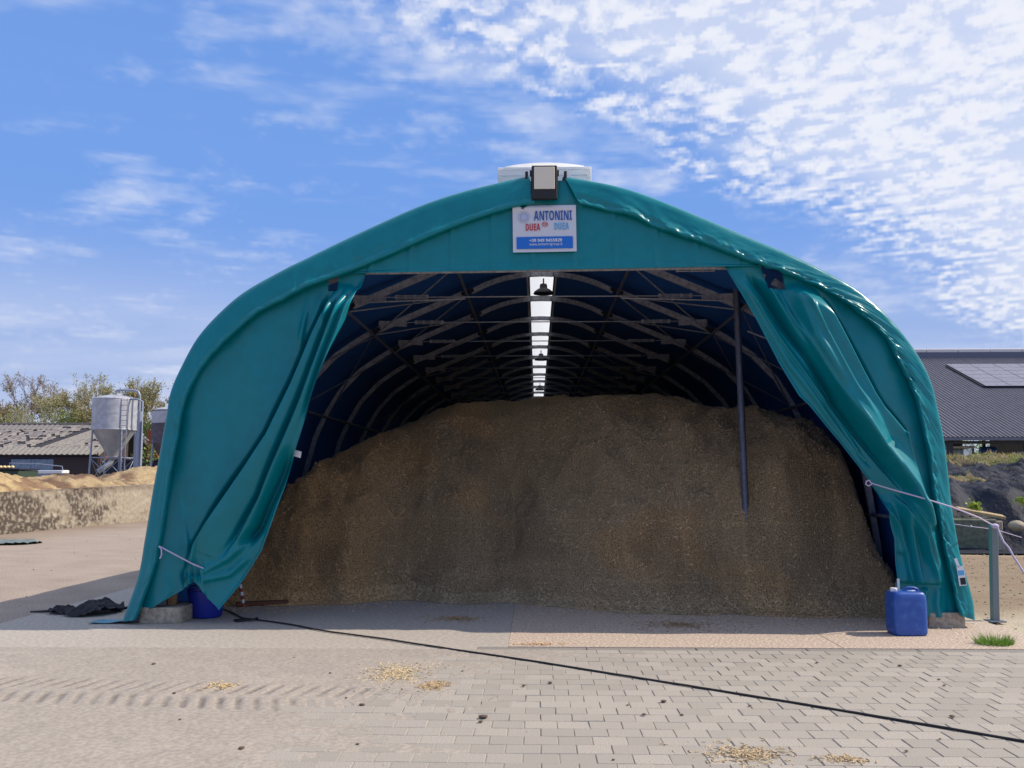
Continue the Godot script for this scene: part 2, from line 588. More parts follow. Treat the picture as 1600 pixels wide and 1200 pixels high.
func make_materials() -> void:
	var cl := noise(FastNoiseLite.TYPE_SIMPLEX_SMOOTH, 0.012, 5, 3)
	var sp := noise(FastNoiseLite.TYPE_SIMPLEX_SMOOTH, 0.09, 3, 9)
	var gr := noise(FastNoiseLite.TYPE_CELLULAR, 0.16, 1, 15)
	var t_cloud := ntex(cl, [gray(0.80), gray(0.93), gray(1.0)], [0.25, 0.5, 0.75])
	var t_grit := ntex(noise(FastNoiseLite.TYPE_SIMPLEX_SMOOTH, 0.05, 5, 29), [gray(0.90), gray(1.0)], [0.3, 0.7])
	var t_speck := ntex(sp, [gray(0.74), gray(0.92), gray(1.0)], [0.2, 0.5, 0.8])
	var t_agg := ntex(gr, [Color(0.76, 0.73, 0.71), Color(0.93, 0.91, 0.89), Color(1, 0.98, 0.95)], [0.1, 0.5, 0.9])
	var h_fine := ntex(sp, [gray(0), gray(1)], [0.15, 0.85])
	var h_soft := ntex(noise(FastNoiseLite.TYPE_SIMPLEX_SMOOTH, 0.03, 5, 17), [gray(0), gray(1)], [0.15, 0.85])
	var h_agg := ntex(gr, [gray(0), gray(1)], [0.0, 1.0])
	var t_heap := ntex(noise(FastNoiseLite.TYPE_SIMPLEX_SMOOTH, 0.05, 5, 41), [Color(0.68, 0.64, 0.60), Color(0.92, 0.89, 0.85), Color(1.0, 0.98, 0.94)], [0.28, 0.5, 0.75])
	var h_heap := ntex(noise(FastNoiseLite.TYPE_SIMPLEX_SMOOTH, 0.06, 5, 43, FastNoiseLite.FRACTAL_RIDGED), [gray(0), gray(1)], [0.1, 0.9])
	var t_fab := ntex(cl, [Color(0.95, 0.97, 0.96), Color(1, 1, 1)], [0.3, 0.6])
	var t_stain := ntex(noise(FastNoiseLite.TYPE_SIMPLEX_SMOOTH, 0.02, 6, 51), [Color(0.45, 0.42, 0.40), Color(0.78, 0.75, 0.72), Color(1, 1, 1)], [0.3, 0.5, 0.68])
	M.ground = vc(mat(Color(1, 1, 1), 0.95, t_speck, 1.3, h_fine, 0.5))
	M.dust = vc(mat(Color(1, 1, 1), 0.95, t_grit, 1.3, h_fine, 0.10))
	M.pavers = []
	for k in 5:
		var c := 0.675 + 0.012 * (k - 2)
		M.pavers.append(mat(Color(c * 1.03, c * 0.985, c * 0.93), 0.9, t_speck, 0.31 + 0.05 * k, h_fine, 0.06))
	M.apron = mat(Color8(176, 167, 157), 0.92, t_grit, 1.5, h_fine, 0.08)
	M.agg = mat(Color8(206, 191, 178), 0.95, t_agg, 2.2, h_agg, 0.5)
	M.kerb = mat(Color8(150, 144, 138), 0.9, t_speck, 0.7, h_fine, 0.06)
	M.conc = mat(Color8(178, 166, 148), 0.92, t_cloud, 0.5, h_fine, 0.2)
	M.conc_green = mat(Color8(112, 116, 100), 0.92, t_cloud, 0.9, h_fine, 0.2)
	M.fab = mat(Color8(0, 122, 134), 0.31, t_fab, 1.7, h_soft, 0.07)
	M.fab.metallic_specular = 0.42
	M.shade_lining = mat(Color8(18, 84, 160), 0.75)  # navy shade of the tunnel's inside put into this colour
	M.galv = mat(Color8(160, 163, 176), 0.5, t_cloud, 0.6)
	M.steel = mat(Color8(104, 108, 128), 0.55, t_cloud, 0.6)
	M.dark = mat(Color8(26, 26, 38), 0.6)
	M.blackp = mat(Color8(20, 20, 24), 0.5)
	M.white = mat(Color8(225, 225, 228), 0.45)
	M.cap = mat(Color8(235, 236, 240), 0.4)
	M.cap.backlight_enabled = true
	M.cap.backlight = Color(1, 1, 1)
	M.heap = vc(mat(Color(1, 1, 1), 1.0, t_heap, 0.7, h_heap, 5.0))
	M.flake = mat(Color(1, 1, 1), 0.95)
	M.flake.vertex_color_use_as_albedo = true
	M.blue = mat(Color(1, 1, 1), 0.42, ntex(noise(FastNoiseLite.TYPE_SIMPLEX_SMOOTH, 0.018, 5, 91), [Color8(36, 78, 158), Color8(42, 86, 166), Color8(62, 102, 174)], [0.3, 0.6, 0.9]), 0.9)
	M.bluedk = mat(Color8(24, 44, 150), 0.4)
	M.wood = mat(Color8(176, 140, 100), 0.85, ntex(noise(FastNoiseLite.TYPE_SIMPLEX_SMOOTH, 0.02, 4, 61), [gray(0.7), gray(1)], [0.3, 0.7]), 0.3)
	M.board = mat(Color8(196, 172, 130), 0.85, M.wood.albedo_texture, 0.4)
	M.redp = mat(Color8(150, 58, 48), 0.6)
	M.rope = mat(Color8(190, 176, 206), 0.8)
	M.cable = mat(Color8(22, 22, 26), 0.6)
	M.sign = mat(Color8(205, 208, 218), 0.45)
	M.inkblue = mat(Color8(20, 84, 164), 0.5)
	M.inkred = mat(Color8(190, 50, 56), 0.5)
	M.inksky = mat(Color8(88, 168, 220), 0.5)
	M.inkgrey = mat(Color8(176, 186, 216), 0.5)
	M.inkband = mat(Color8(8, 106, 200), 0.5)
	M.cream = mat(Color8(216, 208, 188), 0.35)
	M.cream.clearcoat_enabled = true
	M.cloth = mat(Color8(26, 28, 40), 0.8, null, 1.0, h_soft, 0.6)
	M.silo = mat(Color8(186, 188, 196), 0.5, ntex(noise(FastNoiseLite.TYPE_SIMPLEX_SMOOTH, 0.012, 4, 71), [gray(0.90), gray(1)], [0.3, 0.7]), 3.0, null, 1.0, 0.3)
	M.silodk = mat(Color8(92, 84, 96), 0.6, t_cloud, 2.0)
	M.leg = mat(Color8(150, 158, 176), 0.5, null, 1.0, null, 1.0, 0.3)
	M.wall = vc(mat(Color(1, 1, 1), 0.95, t_speck, 0.9, h_fine, 1.4))
	M.straw = vc(mat(Color(1, 1, 1), 0.95, t_heap, 1.1, h_heap, 5.0))
	M.barn_dark = mat(Color8(44, 50, 74), 0.7, t_cloud, 2.0)
	M.barn_brick = mat(Color8(74, 62, 66), 0.9, t_speck, 1.2)
	M.barn_door = mat(Color8(134, 154, 178), 0.6, t_cloud, 1.3)
	M.slate = []
	for c in [[158, 150, 146], [140, 134, 132], [172, 162, 152]]:
		M.slate.append(mat(Color8(c[0], c[1], c[2]), 0.9, t_speck, 1.0))
	M.underroof = mat(Color8(64, 62, 70), 0.95, t_speck, 1.0)
	M.sheet = mat(Color8(152, 146, 138), 0.9, t_cloud, 1.4)
	M.tile = mat(Color8(186, 92, 58), 0.85, t_speck, 0.8)
	M.roofblue = mat(Color8(86, 86, 102), 0.55, t_cloud, 4.0)
	M.panel = mat(Color8(118, 116, 136), 0.22, t_cloud, 3.0)
	M.ridge = mat(Color8(214, 208, 204), 0.5)
	M.glass = mat(Color8(140, 176, 190, 90), 0.05)
	M.glass.transparency = BaseMaterial3D.TRANSPARENCY_ALPHA
	M.plastic = mat(Color8(46, 50, 64), 0.68, t_cloud, 1.7, h_soft, 1.6)
	M.plastic.metallic_specular = 0.3
	M.pile = vc(mat(Color(1, 1, 1), 0.9, t_speck, 1.0, h_soft, 2.0))
	M.tarp = mat(Color8(104, 116, 116), 0.7)
	M.bark = mat(Color8(126, 112, 98), 0.95, t_speck, 1.0)
	M.birch = mat(Color8(196, 190, 178), 0.9, t_speck, 1.0)
	M.leaf = {}
	for k in {"olive": [122, 122, 76], "green": [112, 128, 66], "brown": [132, 108, 88], "pale": [150, 142, 108], "fresh": [96, 148, 44], "weed": [138, 160, 54], "dry": [168, 146, 106]}:
		var c: Array = {"olive": [122, 122, 76], "green": [112, 128, 66], "brown": [132, 108, 88], "pale": [150, 142, 108], "fresh": [96, 148, 44], "weed": [138, 160, 54], "dry": [168, 146, 106]}[k]
		var lm := mat(Color8(c[0], c[1], c[2]), 0.8)
		lm.backlight_enabled = true
		lm.backlight = Color(0.35, 0.36, 0.2)
		M.leaf[k] = lm

func build_ground() -> void:
	# the ground as one sheet, finer near the yard
	var axis := func(t: float, near: float, far: float) -> float:
		var s := (t - 0.5) * 2.0
		return near * s * 0.75 + (far - near) * signf(s) * pow(absf(s), 7.0)
	solo("ground", grid(200, 200, func(u: float, v: float):
		var x: float = axis.call(u, 22.0, 700.0)
		var z: float = -17.0 - axis.call(v, 24.0, 700.0)
		var y := -0.03
		if absf(x) < 40.0 and z > -45.0: y += 0.02 * fn.get_noise_2d(x * 30.0, z * 30.0) * ss(4.6, 6.0, absf(x))
		return v3(x, y, z), func(p: Vector3, _u: float, _v: float): return ground_col(p)), M.ground, "sandy farm yard ground", "", "", "structure")
	# concrete in front of and under the tunnel
	var ap := bx(v3(-3.02, -0.08, -23.0), v3(5.497, 0.16, 29.0), 0.003)
	solo("concrete_apron", ap, M.apron, "smooth grey concrete apron under the left half of the tunnel", "", "", "structure")
	var pv := thing("aggregate_apron", "pinkish exposed aggregate concrete strip under the right half of the tunnel", "", v3(0, 0, 0))
	tag(pv, "", "", "", "structure")
	part("slab", bx(v3(1.27, -0.08, -23.0), v3(3.08, 0.162, 28.96), 0.003), M.agg, pv)
	part("slab", bx(v3(3.845, -0.08, -23.0), v3(2.06, 0.161, 28.96), 0.003), M.agg, pv)
	var kb := thing("kerb", "flush grey concrete kerb between pavers and apron", "", v3(0, 0, 0))
	tag(kb, "", "", "", "structure")
	for k in 6:
		part("kerb_stone", bx(v3(-0.05 + k, -0.08, -8.41), v3(0.994, 0.164, 0.13), 0.006), M.kerb, kb)
	for k in 6:
		part("kerb_stone", bx(v3(-1.05 - k, -0.08, -8.4175), v3(0.998, 0.166, 0.162), 0.003), M.apron, kb)
	# block paving
	var yard := thing("block_paving", "grey concrete block paving of the yard in running bond", "", v3(0, 0, 0))
	tag(yard, "", "", "", "structure")
	part("paving_bed", bx(v3(0, -0.06, -5.6), v3(14.0, 0.09, 5.46)), M.kerb, yard)
	var px := 0.205
	var pz := 0.171
	var variants := []
	for k in 4:
		var s := st_new()
		var hx := (px - 0.004 - 0.0015 * (k % 2)) * 0.5
		var hz := (pz - 0.002) * 0.5
		var b := 0.0035
		var t1 := [v3(-hx + b, 0, -hz + b), v3(hx - b, 0, -hz + b), v3(hx - b, 0, hz - b), v3(-hx + b, 0, hz - b)]
		var t0 := [v3(-hx, -0.005, -hz), v3(hx, -0.005, -hz), v3(hx, -0.005, hz), v3(-hx, -0.005, hz)]
		var c := v3(0, -0.05, 0)
		face(s, t1, c)
		for e in 4:
			face(s, [t0[e], t0[(e + 1) % 4], t1[(e + 1) % 4], t1[e]], c)
			face(s, [t0[e], t0[(e + 1) % 4], t0[(e + 1) % 4] + v3(0, -0.03, 0), t0[e] + v3(0, -0.03, 0)], c)
		variants.append(s.commit())
	var spots := []
	for r in 28:
		var z := -8.26 + pz * r
		for k in range(-26, 27):
			var x := 0.02 + px * (k + 0.5 * (r % 2))
			if dust_mask(x, z) > 0.93: continue
			var seen := absf(x) < 0.61 * -z + 0.4
			var order := (-z) if seen and z < -4.65 else 100.0 + absf(x) - z
			spots.append([order, x, z])
	spots.sort_custom(func(a, b): return a[0] < b[0])
	var rest := []
	for k in 5: rest.append(st_new())
	for i in spots.size():
		var xf := Transform3D(Basis.from_euler(v3(rng.randfn(0, 0.006), rng.randfn(0, 0.008), rng.randfn(0, 0.006))), v3(spots[i][1], 0.004 + rng.randfn(0, 0.0012), spots[i][2]))
		var k := rng.randi() % 5
		var mesh: ArrayMesh = variants[rng.randi() % 4]
		if i < 300:
			part("paving_stone", mesh, M.pavers[k], yard).transform = xf
		else:
			rest[k].append_from(mesh, 0, xf)
	for k in 5: part("paving_stones_beyond", rest[k].commit(), M.pavers[k], yard, "", "stuff")
	var joint := lin(172, 162, 150)
	var pale := lin(166, 156, 146)
	solo("dust_layer", grid(820, 260, func(u: float, v: float):
		var x := lerpf(-6.8, 5.6, u)
		var z := lerpf(-8.345, -3.6, v)
		return v3(x, dust_h(x, z), z), func(p: Vector3, _u: float, _v: float):
		var n := fn.get_noise_2d(p.x * 25.0, p.z * 40.0)
		var c := joint.lerp(pale, dust_mask(p.x, p.z))
		c = c.lerp(lin(180, 168, 156), ss(0.1, 0.5, n) * 0.35)
		c = c.lerp(lin(124, 116, 110), tyre_tint(p.x, p.z))
		c = c.lerp(lin(156, 147, 140), joint_at(p.x, p.z) * 0.35)
		return c * (1.0 + 0.10 * fn.get_noise_2d(p.x * 160.0, p.z * 160.0))), M.dust, "pale dust and sand lying over the paving with tractor tyre prints", "dust", "", "stuff")

func rib_pts(side: float, z: float) -> Array:
	var a := []
	for p in [[4.22, 0.0], [4.12, 0.9], [4.03, 1.6], [3.86, 2.24], [3.7, 2.6], [3.45, 3.02], [3.12, 3.37], [2.82, 3.58], [2.56, 3.74]]:
		a.append(v3(CX + side * p[0], p[1], z))
	return a

func build_tunnel() -> void:
	var T := thing("storage_tunnel", "large green fabric storage tunnel with tied back front curtains", "storage tunnel")
	var zb := -40.0
	# the sheet over the arches, a layer added to darken the inside, the end wall
	for sd in [-1.0, 1.0]:
		for lay in 2:
			part("roof_sheet" if lay == 0 else "shade_lining", grid(40, 60, func(u: float, v: float):
				var p := cr(ROOF, u)
				var q := cr(ROOF, clampf(u + 0.01, 0, 1)) - cr(ROOF, clampf(u - 0.01, 0, 1))
				var nn := Vector2(q.y, -q.x).normalized()
				p -= nn * (0.03 * lay)
				var z := lerpf(-D - 0.12 - 0.1 * lay, zb, v)
				var sag := 0.02 * cos((z + 11.4) / 1.9 * TAU) * ss(0.05, 0.3, u)
				p += nn * sag * 0.5
				return v3(CX + sd * p.x, p.y, z)), M.fab if lay == 0 else M.shade_lining, T)
	part("end_wall", grid(24, 12, func(u: float, v: float):
		var p := cr(ROOF, 1.0 - v)
		return v3(CX + lerpf(-1, 1, u) * p.x, p.y, zb - 0.02)), M.shade_lining, T)
	# skylight: a slot along the ridge under a raised white cap
	part("skylight_cap", grid(12, 160, func(u: float, v: float):
		var s := lerpf(-1, 1, u)
		var y := 5.14 - 0.06 * s * s + 0.006 * sin(v * 160.0 * PI * 0.5)
		if absf(s) > 0.93: y -= 0.06
		return v3(CX + 0.01 + s * 0.535, y, lerpf(-9.93, zb, v))), M.cap, T)
	var s := st_new()
	box(s, v3(CX + 0.01, 4.99, -9.94), v3(1.07, 0.20, 0.012), 0.004)
	for k in 2: box(s, v3(CX + 0.01, 5.06 - 0.07 * k, -9.932), v3(1.06, 0.012, 0.012), 0.003)
	for sd in [-1.0, 1.0]:
		box(s, v3(CX + 0.01 + sd * 0.52, 4.96, -24.9), v3(0.015, 0.2, 29.9))
		for k in 2: box(s, v3(CX + sd * 0.5, 5.0 - 0.03 * k, -9.93), v3(0.02, 0.016, 0.03))
	part("cap_front", s.commit(), M.cap, T)
	for sd in [-1.0, 1.0]:
		part("skylight_rail", tb([v3(CX + sd * 0.20, 4.70, -9.9), v3(CX + sd * 0.20, 4.70, zb)], 0.014, 5), M.dark, T)
		part("skylight_edge", bx(v3(CX + sd * 0.225, 4.72, -25.0), v3(0.03, 0.06, 30.0)), M.white, T)
	# arches
	var zs := [-9.93]
	for k in 15: zs.append(-11.4 - 1.9 * k)
	var flange := func(st: SurfaceTool, pts: Array, w: float) -> void:
		for i in pts.size() - 1:
			var a: Vector3 = pts[i]
			var b: Vector3 = pts[i + 1]
			var dd := (b - a)
			var bs := Basis(Vector3(0, 0, -1).cross(dd.normalized()) * -1.0, dd.normalized(), Vector3(0, 0, 1))
			box(st, (a + b) * 0.5, v3(w, dd.length() + 0.012, 0.045), 0.0, bs)
	for z: float in zs:
		var rib := part("arch_rib", null, M.galv, T)
		var top := []
		for k in 13:
			var x := lerpf(-1.06, 1.06, k / 12.0)
			top.append(v3(CX + x, 4.62 - 0.235 * x * x * (0.86 + 0.14 * x * x), z))
		var sr := st_new()
		flange.call(sr, top, 0.075)
		for sd in [-1.0, 1.0]:
			flange.call(sr, rib_pts(sd, z), 0.075)
			flange.call(sr, [v3(CX + sd * 2.46, 3.775, z), v3(CX + sd * 1.19, 4.315, z)], 0.085)
			if z < -10.0: box(sr, v3(CX + sd * 2.25, 3.865, z), v3(0.42, 0.075, 0.05), 0.0, Basis(Vector3(0, 0, 1), sd * 0.04))
		rib.mesh = sr.commit()
		for sd in [-1.0, 1.0]:
			part("joint_sleeve", bx(v3(CX + sd * 1.125, 4.345, z), v3(0.2, 0.06, 0.052), 0.0, Basis(Vector3(0, 0, 1), -sd * 0.4)), M.dark, rib)
			if z < -10.0:
				part("joint_sleeve", bx(v3(CX + sd * 2.51, 3.757, z), v3(0.16, 0.06, 0.052), 0.0, Basis(Vector3(0, 0, 1), -sd * 0.46)), M.dark, rib)
		part("tie_rod", tb([v3(CX - 2.06, 3.885, z), v3(CX + 2.06, 3.885, z)], 0.009, 5), M.galv, rib)
		for sd in [-1.0, 1.0]:
			var tk := st_new()
			for q in [-1.0, 1.0]: tube(tk, [v3(CX + sd * 1.9, 3.885 + q * 0.02, z), v3(CX + sd * 1.5, 3.885 + q * 0.02, z)], 0.007, 5)
			for e in [1.9, 1.78, 1.66, 1.5]: box(tk, v3(CX + sd * e, 3.885, z), v3(0.03, 0.055, 0.03))
			part("turnbuckle", tk.commit(), M.galv, rib)
	# pipes that run along the tunnel
	for sd in [-1.0, 1.0]:
		for p in [[1.13, 4.29], [2.53, 3.69], [3.66, 2.58], [4.08, 1.1]]:
			part("purlin", tb([v3(CX + sd * p[0], p[1], -10.1), v3(CX + sd * p[0], p[1], zb)], 0.024, 6), M.steel, T)
		for k: int in [0, 1, 4, 7]:
			var z0 := -11.4 - 1.9 * k
			for q in [[0, 1], [1, 0]]:
				part("brace", tb([v3(CX + sd * 1.16, 4.27, z0 - 1.9 * q[0]), v3(CX + sd * 2.5, 3.70, z0 - 1.9 * q[1])], 0.012, 5), M.galv, T)
				part("brace", tb([v3(CX + sd * 2.56, 3.66, z0 - 1.9 * q[0]), v3(CX + sd * 3.64, 2.62, z0 - 1.9 * q[1])], 0.011, 5), M.steel, T)
		part("strut", tb([v3(CX + sd * 2.3, 3.80, -11.3), v3(CX + sd * 1.0, 3.84, -11.3)], 0.012, 5), M.galv, T)
	part("gable_post", tb([v3(2.56, 4.02, -11.36), v3(2.53, 0.86, -11.0)], 0.042, 4), M.steel, T)
	part("tension_rod", tb([v3(2.7, 3.42, -11.4), v3(4.0, 2.9, -11.4)], 0.012, 5), M.galv, T)
	# front hood: the sheet turned down over the first arch
	part("front_hood", hood(LO, LH, 420, 0.55, 0.0), M.fab, T)
	part("front_hood", hood(RO, RH, 460, 1.25, 300.0), M.fab, T)
	part("apex_flap", grid(20, 14, func(u: float, v: float):
		return v3(lerpf(-0.12, 0.52, u), lerpf(4.86 - 0.06 * absf(u - 0.4), 4.54, v), -D - 0.05 + 0.02 * sin(v * 2.6) + 0.012 * sin(u * 11.0 + v))), M.fab, T)
	for x in [-0.10, 0.33]: part("hood_clamp", bx(v3(x, 4.90, -D - 0.03), v3(0.035, 0.09, 0.05), 0.006), M.dark, T)
	# sheet above the opening, with its weld seams and hem
	part("gable_sheet", grid(300, 40, func(u: float, v: float):
		var x := lerpf(-2.5, 2.86, u)
		var hem := at_x(LH, x) if x < 0.0 else (at_x(RH, x) if x > 0.48 else 4.56)
		var bot := 3.835 + 0.012 * x
		var top := maxf(hem + 0.12, bot + 0.01)
		var y := lerpf(top, bot, v)
		var z := -D - 0.055 + 0.008 * fn.get_noise_2d(x * 18.0, y * 26.0)
		var k := fposmod(x + 0.26, 0.452) - 0.226
		z += 0.012 * (ss(0.026, 0.02, absf(k)))
		z += 0.010 * ss(0.90, 0.93, v)
		return v3(x, y, z)), M.fab, T)
	part("gable_rail", tb([v3(-2.2, 3.845, -D - 0.2), v3(2.5, 3.89, -D - 0.2)], 0.02, 6), M.galv, T)
	build_curtains(T)

func build_curtains(T: Node3D) -> void:
	var LI := a2([[-1.86, 3.90], [-1.88, 3.84], [-2.06, 3.26], [-2.21, 2.94], [-2.35, 2.58], [-2.48, 2.20], [-2.61, 1.81], [-2.71, 1.46], [-2.84, 1.10], [-2.97, 0.77], [-3.20, 0.40], [-3.40, 0.14], [-3.42, 0.0]])
	var LB := a2([[0, 0.015], [0.12, 0.07], [0.25, 0.17], [0.41, 0.31], [0.56, 0.46], [0.60, 0.42], [0.78, 0.27], [1.0, 0.15]])
	var FL := [
		fold([[-2.16, 3.74], [-2.19, 3.66], [-2.43, 3.12], [-2.65, 2.58], [-2.90, 2.02], [-3.24, 1.52], [-3.50, 1.10], [-3.68, 0.80], [-3.76, 0.5]], 0.20, 0.026, 0.34, {"out": 0.6, "slot": 1.0}),
		fold([[-2.02, 3.80], [-2.20, 3.30], [-2.35, 2.87], [-2.52, 2.40], [-2.74, 1.85], [-2.96, 1.33], [-3.2, 0.9], [-3.4, 0.62]], 0.13, 0.024, 0.16, {"out": 1.0, "slot": 1.0}),
		fold([[-1.90, 3.80], [-2.08, 3.34], [-2.25, 2.86], [-2.40, 2.40], [-2.52, 2.0]], 0.08, 0.020, 0.10, {"out": 1.0, "slot": 1.0}),
		fold([[-2.62, 1.95], [-2.80, 1.50], [-3.02, 1.02], [-3.22, 0.76]], -0.22, 0.035, 0.06, {"in": 0.25, "out": 1.0}),
		fold([[-4.03, 1.62], [-3.90, 1.36], [-3.82, 1.02], [-3.76, 0.7]], 0.045, 0.10, 0.02),
		fold([[-4.05, 0.55], [-3.95, 0.35], [-4.08, 0.20]], 0.05, 0.09, 0.04),
		fold([[-2.50, 3.75], [-2.54, 3.4], [-2.62, 2.9]], 0.05, 0.05, 0.02, {"out": 1.0}),
		fold([[-2.38, 3.75], [-2.40, 3.4], [-2.5, 3.0]], 0.05, 0.05, 0.02, {"out": 1.0}),
		fold([[-2.29, 3.75], [-2.28, 3.45], [-2.33, 3.1]], 0.05, 0.02, 0.04, {"out": 1.0}),
		fold([[-3.72, 0.60], [-3.62, 0.95], [-3.50, 1.2]], 0.05, 0.03, 0.04, {"out": 1.0}),
		fold([[-3.62, 0.52], [-3.30, 0.70], [-3.02, 0.95]], 0.05, 0.03, 0.05, {"out": 1.0}),
		fold([[-3.62, 0.46], [-3.30, 0.52], [-3.05, 0.75]], 0.05, 0.03, 0.05, {"out": 1.0}),
		fold([[-3.72, 0.52], [-3.70, 0.40], [-3.66, 0.3]], 0.06, 0.05, 0.05),
		fold([[-3.66, 0.52], [-3.60, 0.42], [-3.58, 0.34]], 0.05, 0.03, 0.03),
	]
	part("left_curtain", grid(200, 260, func(u: float, v: float):
		var y := lerpf(3.90, at_x(LB, u), v)
		var x := lerpf(at_y(LH, y) - 0.13, at_y(LI, y), u)
		var room := ss(0.02, 0.40, slope_dir(LH, Vector2(x, y))[0])
		var z := -9.735 + folds(Vector2(x, y), FL) * room + 0.022 * sin(x * 9.0 + y * 1.4) * ss(4.0, 1.2, y) + 0.02 * fn.get_noise_2d(x * 28.0, y * 14.0)
		z += 0.05 * exp(-pow(Vector2(x + 3.68, (y - 0.45) * 0.6).length() / 0.12, 2.0)) * sin(x * 90.0 + y * 20.0) * 0.6
		z += 0.02 * ss(0.97, 0.99, u)
		if y < 0.5: z += 0.10 * (0.5 - y) * ss(0.6, 1.0, u)
		return v3(x, y, z), null, func(p: Vector3): return not (p.y > 3.62 and p.x > -2.31 and p.x < -2.20)), M.fab, T, "left curtain gathered and hanging in long folds")
	part("curtain_tag", grid(6, 4, func(u: float, v: float):
		return v3(lerpf(-2.66, -2.55, u) - 0.012 * v, lerpf(1.868, 1.80, v) - 0.03 * u, -9.70 + 0.01 * u)), M.white, T, "small white tag on the edge of the left curtain")
	part("ground_flap", grid(14, 5, func(u: float, v: float):
		return v3(lerpf(-4.80, -4.30, u), 0.012 + 0.03 * u * u + 0.006 * sin(u * 9.0 + v), lerpf(-9.88, -9.66, v) - 0.02 * u)), M.fab, T)
	var RI := a2([[2.06, 3.92], [2.08, 3.86], [2.39, 3.28], [2.63, 2.78], [2.82, 2.43], [2.92, 2.33], [3.25, 1.92], [3.53, 1.52], [3.62, 1.39], [3.70, 1.18], [3.76, 0.92], [3.77, 0.72], [3.76, 0.38], [3.75, 0.0]])
	var FR := [
		fold([[2.96, 3.76], [2.99, 3.66], [3.10, 3.43], [3.23, 3.16], [3.56, 2.43], [3.64, 2.29], [3.86, 2.03], [3.93, 1.74], [4.04, 1.36], [4.13, 1.13], [4.31, 0.74]], 0.24, 0.030, 0.24, {"flip": 1, "in": 0.14, "slot": -1.0}),
		fold([[2.72, 3.80], [2.85, 3.49], [2.97, 3.06], [3.12, 2.78], [3.29, 2.46], [3.56, 2.01], [3.85, 1.53], [3.98, 1.30], [4.1, 1.1]], 0.20, 0.06, 0.10, {"in": 0.35}),
		fold([[2.29, 3.88], [2.48, 3.55], [2.68, 3.20], [2.94, 2.84], [3.20, 2.33], [3.46, 1.97], [3.85, 1.44]], -0.12, 0.032, 0.045),
		fold([[2.44, 3.84], [2.61, 3.49], [2.81, 3.10], [3.14, 2.57], [3.40, 2.19], [3.72, 1.70]], 0.10, 0.028, 0.04, {"out": 0.6}),
		fold([[2.18, 3.82], [2.50, 3.2], [2.74, 2.75], [3.1, 2.25], [3.4, 1.85]], 0.05, 0.03, 0.06, {"out": 0.5}),
		fold([[2.26, 3.72], [2.62, 3.08], [2.92, 2.62], [3.2, 2.2], [3.5, 1.75]], 0.05, 0.016, 0.03, {"out": 0.5}),
		fold([[2.56, 3.74], [2.74, 3.34], [3.0, 2.86], [3.3, 2.3], [3.6, 1.86]], 0.06, 0.016, 0.035, {"out": 0.5}),
		fold([[2.86, 3.66], [2.98, 3.34], [3.14, 2.98], [3.36, 2.52], [3.6, 2.12]], 0.05, 0.03, 0.02, {"out": 0.8}),
		fold([[3.62, 1.34], [3.80, 1.05], [3.88, 0.75], [3.9, 0.5]], 0.07, 0.025, 0.02, {"in": 0.2}),
		fold([[3.80, 1.36], [4.02, 0.95], [4.14, 0.6], [4.18, 0.49]], 0.08, 0.03, 0.018, {"in": 0.2}),
		fold([[3.05, 2.42], [3.25, 2.12], [3.40, 1.92], [3.6, 1.6]], -0.05, 0.03, 0.03, {"out": 1.0}),
		fold([[3.86, 2.05], [3.90, 1.98], [3.99, 1.66], [4.08, 1.36]], 0.07, 0.03, 0.03, {"out": 0.5}),
		fold([[3.72, 1.42], [3.84, 1.26], [3.92, 0.99], [3.97, 0.72], [3.99, 0.49]], 0.085, 0.045, 0.025, {"in": 0.2}),
		fold([[3.85, 1.37], [4.00, 1.10], [4.15, 0.82], [4.34, 0.49]], 0.11, 0.05, 0.025, {"in": 0.2}),
		fold([[3.98, 1.40], [4.09, 1.20], [4.20, 0.96], [4.33, 0.70]], 0.09, 0.05, 0.025, {"in": 0.2}),
		fold([[3.70, 1.30], [3.77, 1.1], [3.81, 0.8]], 0.05, 0.03, 0.04),
		fold([[3.74, 0.49], [3.9, 0.475], [4.07, 0.47], [4.36, 0.475]], 0.06, 0.016, 0.16, {"in": 0.05}),
		fold([[4.07, 0.42], [4.03, 0.25], [4.0, 0.1]], 0.05, 0.04, 0.03),
		fold([[4.40, 0.45], [4.34, 0.28], [4.33, 0.1]], -0.06, 0.05, 0.05),
		fold([[4.20, 0.42], [4.18, 0.25], [4.2, 0.1]], 0.04, 0.04, 0.04),
	]
	for f in FR:
		# crests whose steep flank faces right: swap the widths, as the lines run downwards
		if f.has("flip"):
			var t = f.wl
			f.wl = f.wr
			f.wr = t
	part("right_curtain", grid(210, 280, func(u: float, v: float):
		var y := lerpf(3.92, 0.13 + 0.02 * sin(u * 9.0), v)
		var x := lerpf(at_y(RI, y), at_y(RH, y) + 0.13, u)
		var room := ss(0.0, 0.24, slope_dir(RH, Vector2(x, y))[0])
		var z := -9.735 + 0.05 * ss(3.7, 2.9, y) * ss(1.0, 0.55, u) + folds(Vector2(x, y), FR) * room + 0.015 * sin(x * 8.0 - y * 1.1) + 0.018 * fn.get_noise_2d(x * 28.0 + 90.0, y * 14.0)
		z += 0.05 * exp(-pow((y - 1.42 + (x - 3.6) * 0.32) / 0.10, 2.0)) * -1.0 * ss(4.2, 3.8, x)
		z += 0.018 * ss(0.03, 0.01, u)
		return v3(x, y, z), null, func(p: Vector3): return not (p.y > 3.61 and p.x > 2.53 - (p.y - 3.6) * 0.25 and p.x < 2.73 - (p.y - 3.6) * 0.1)), M.fab, T, "right curtain pulled aside in shiny folds")
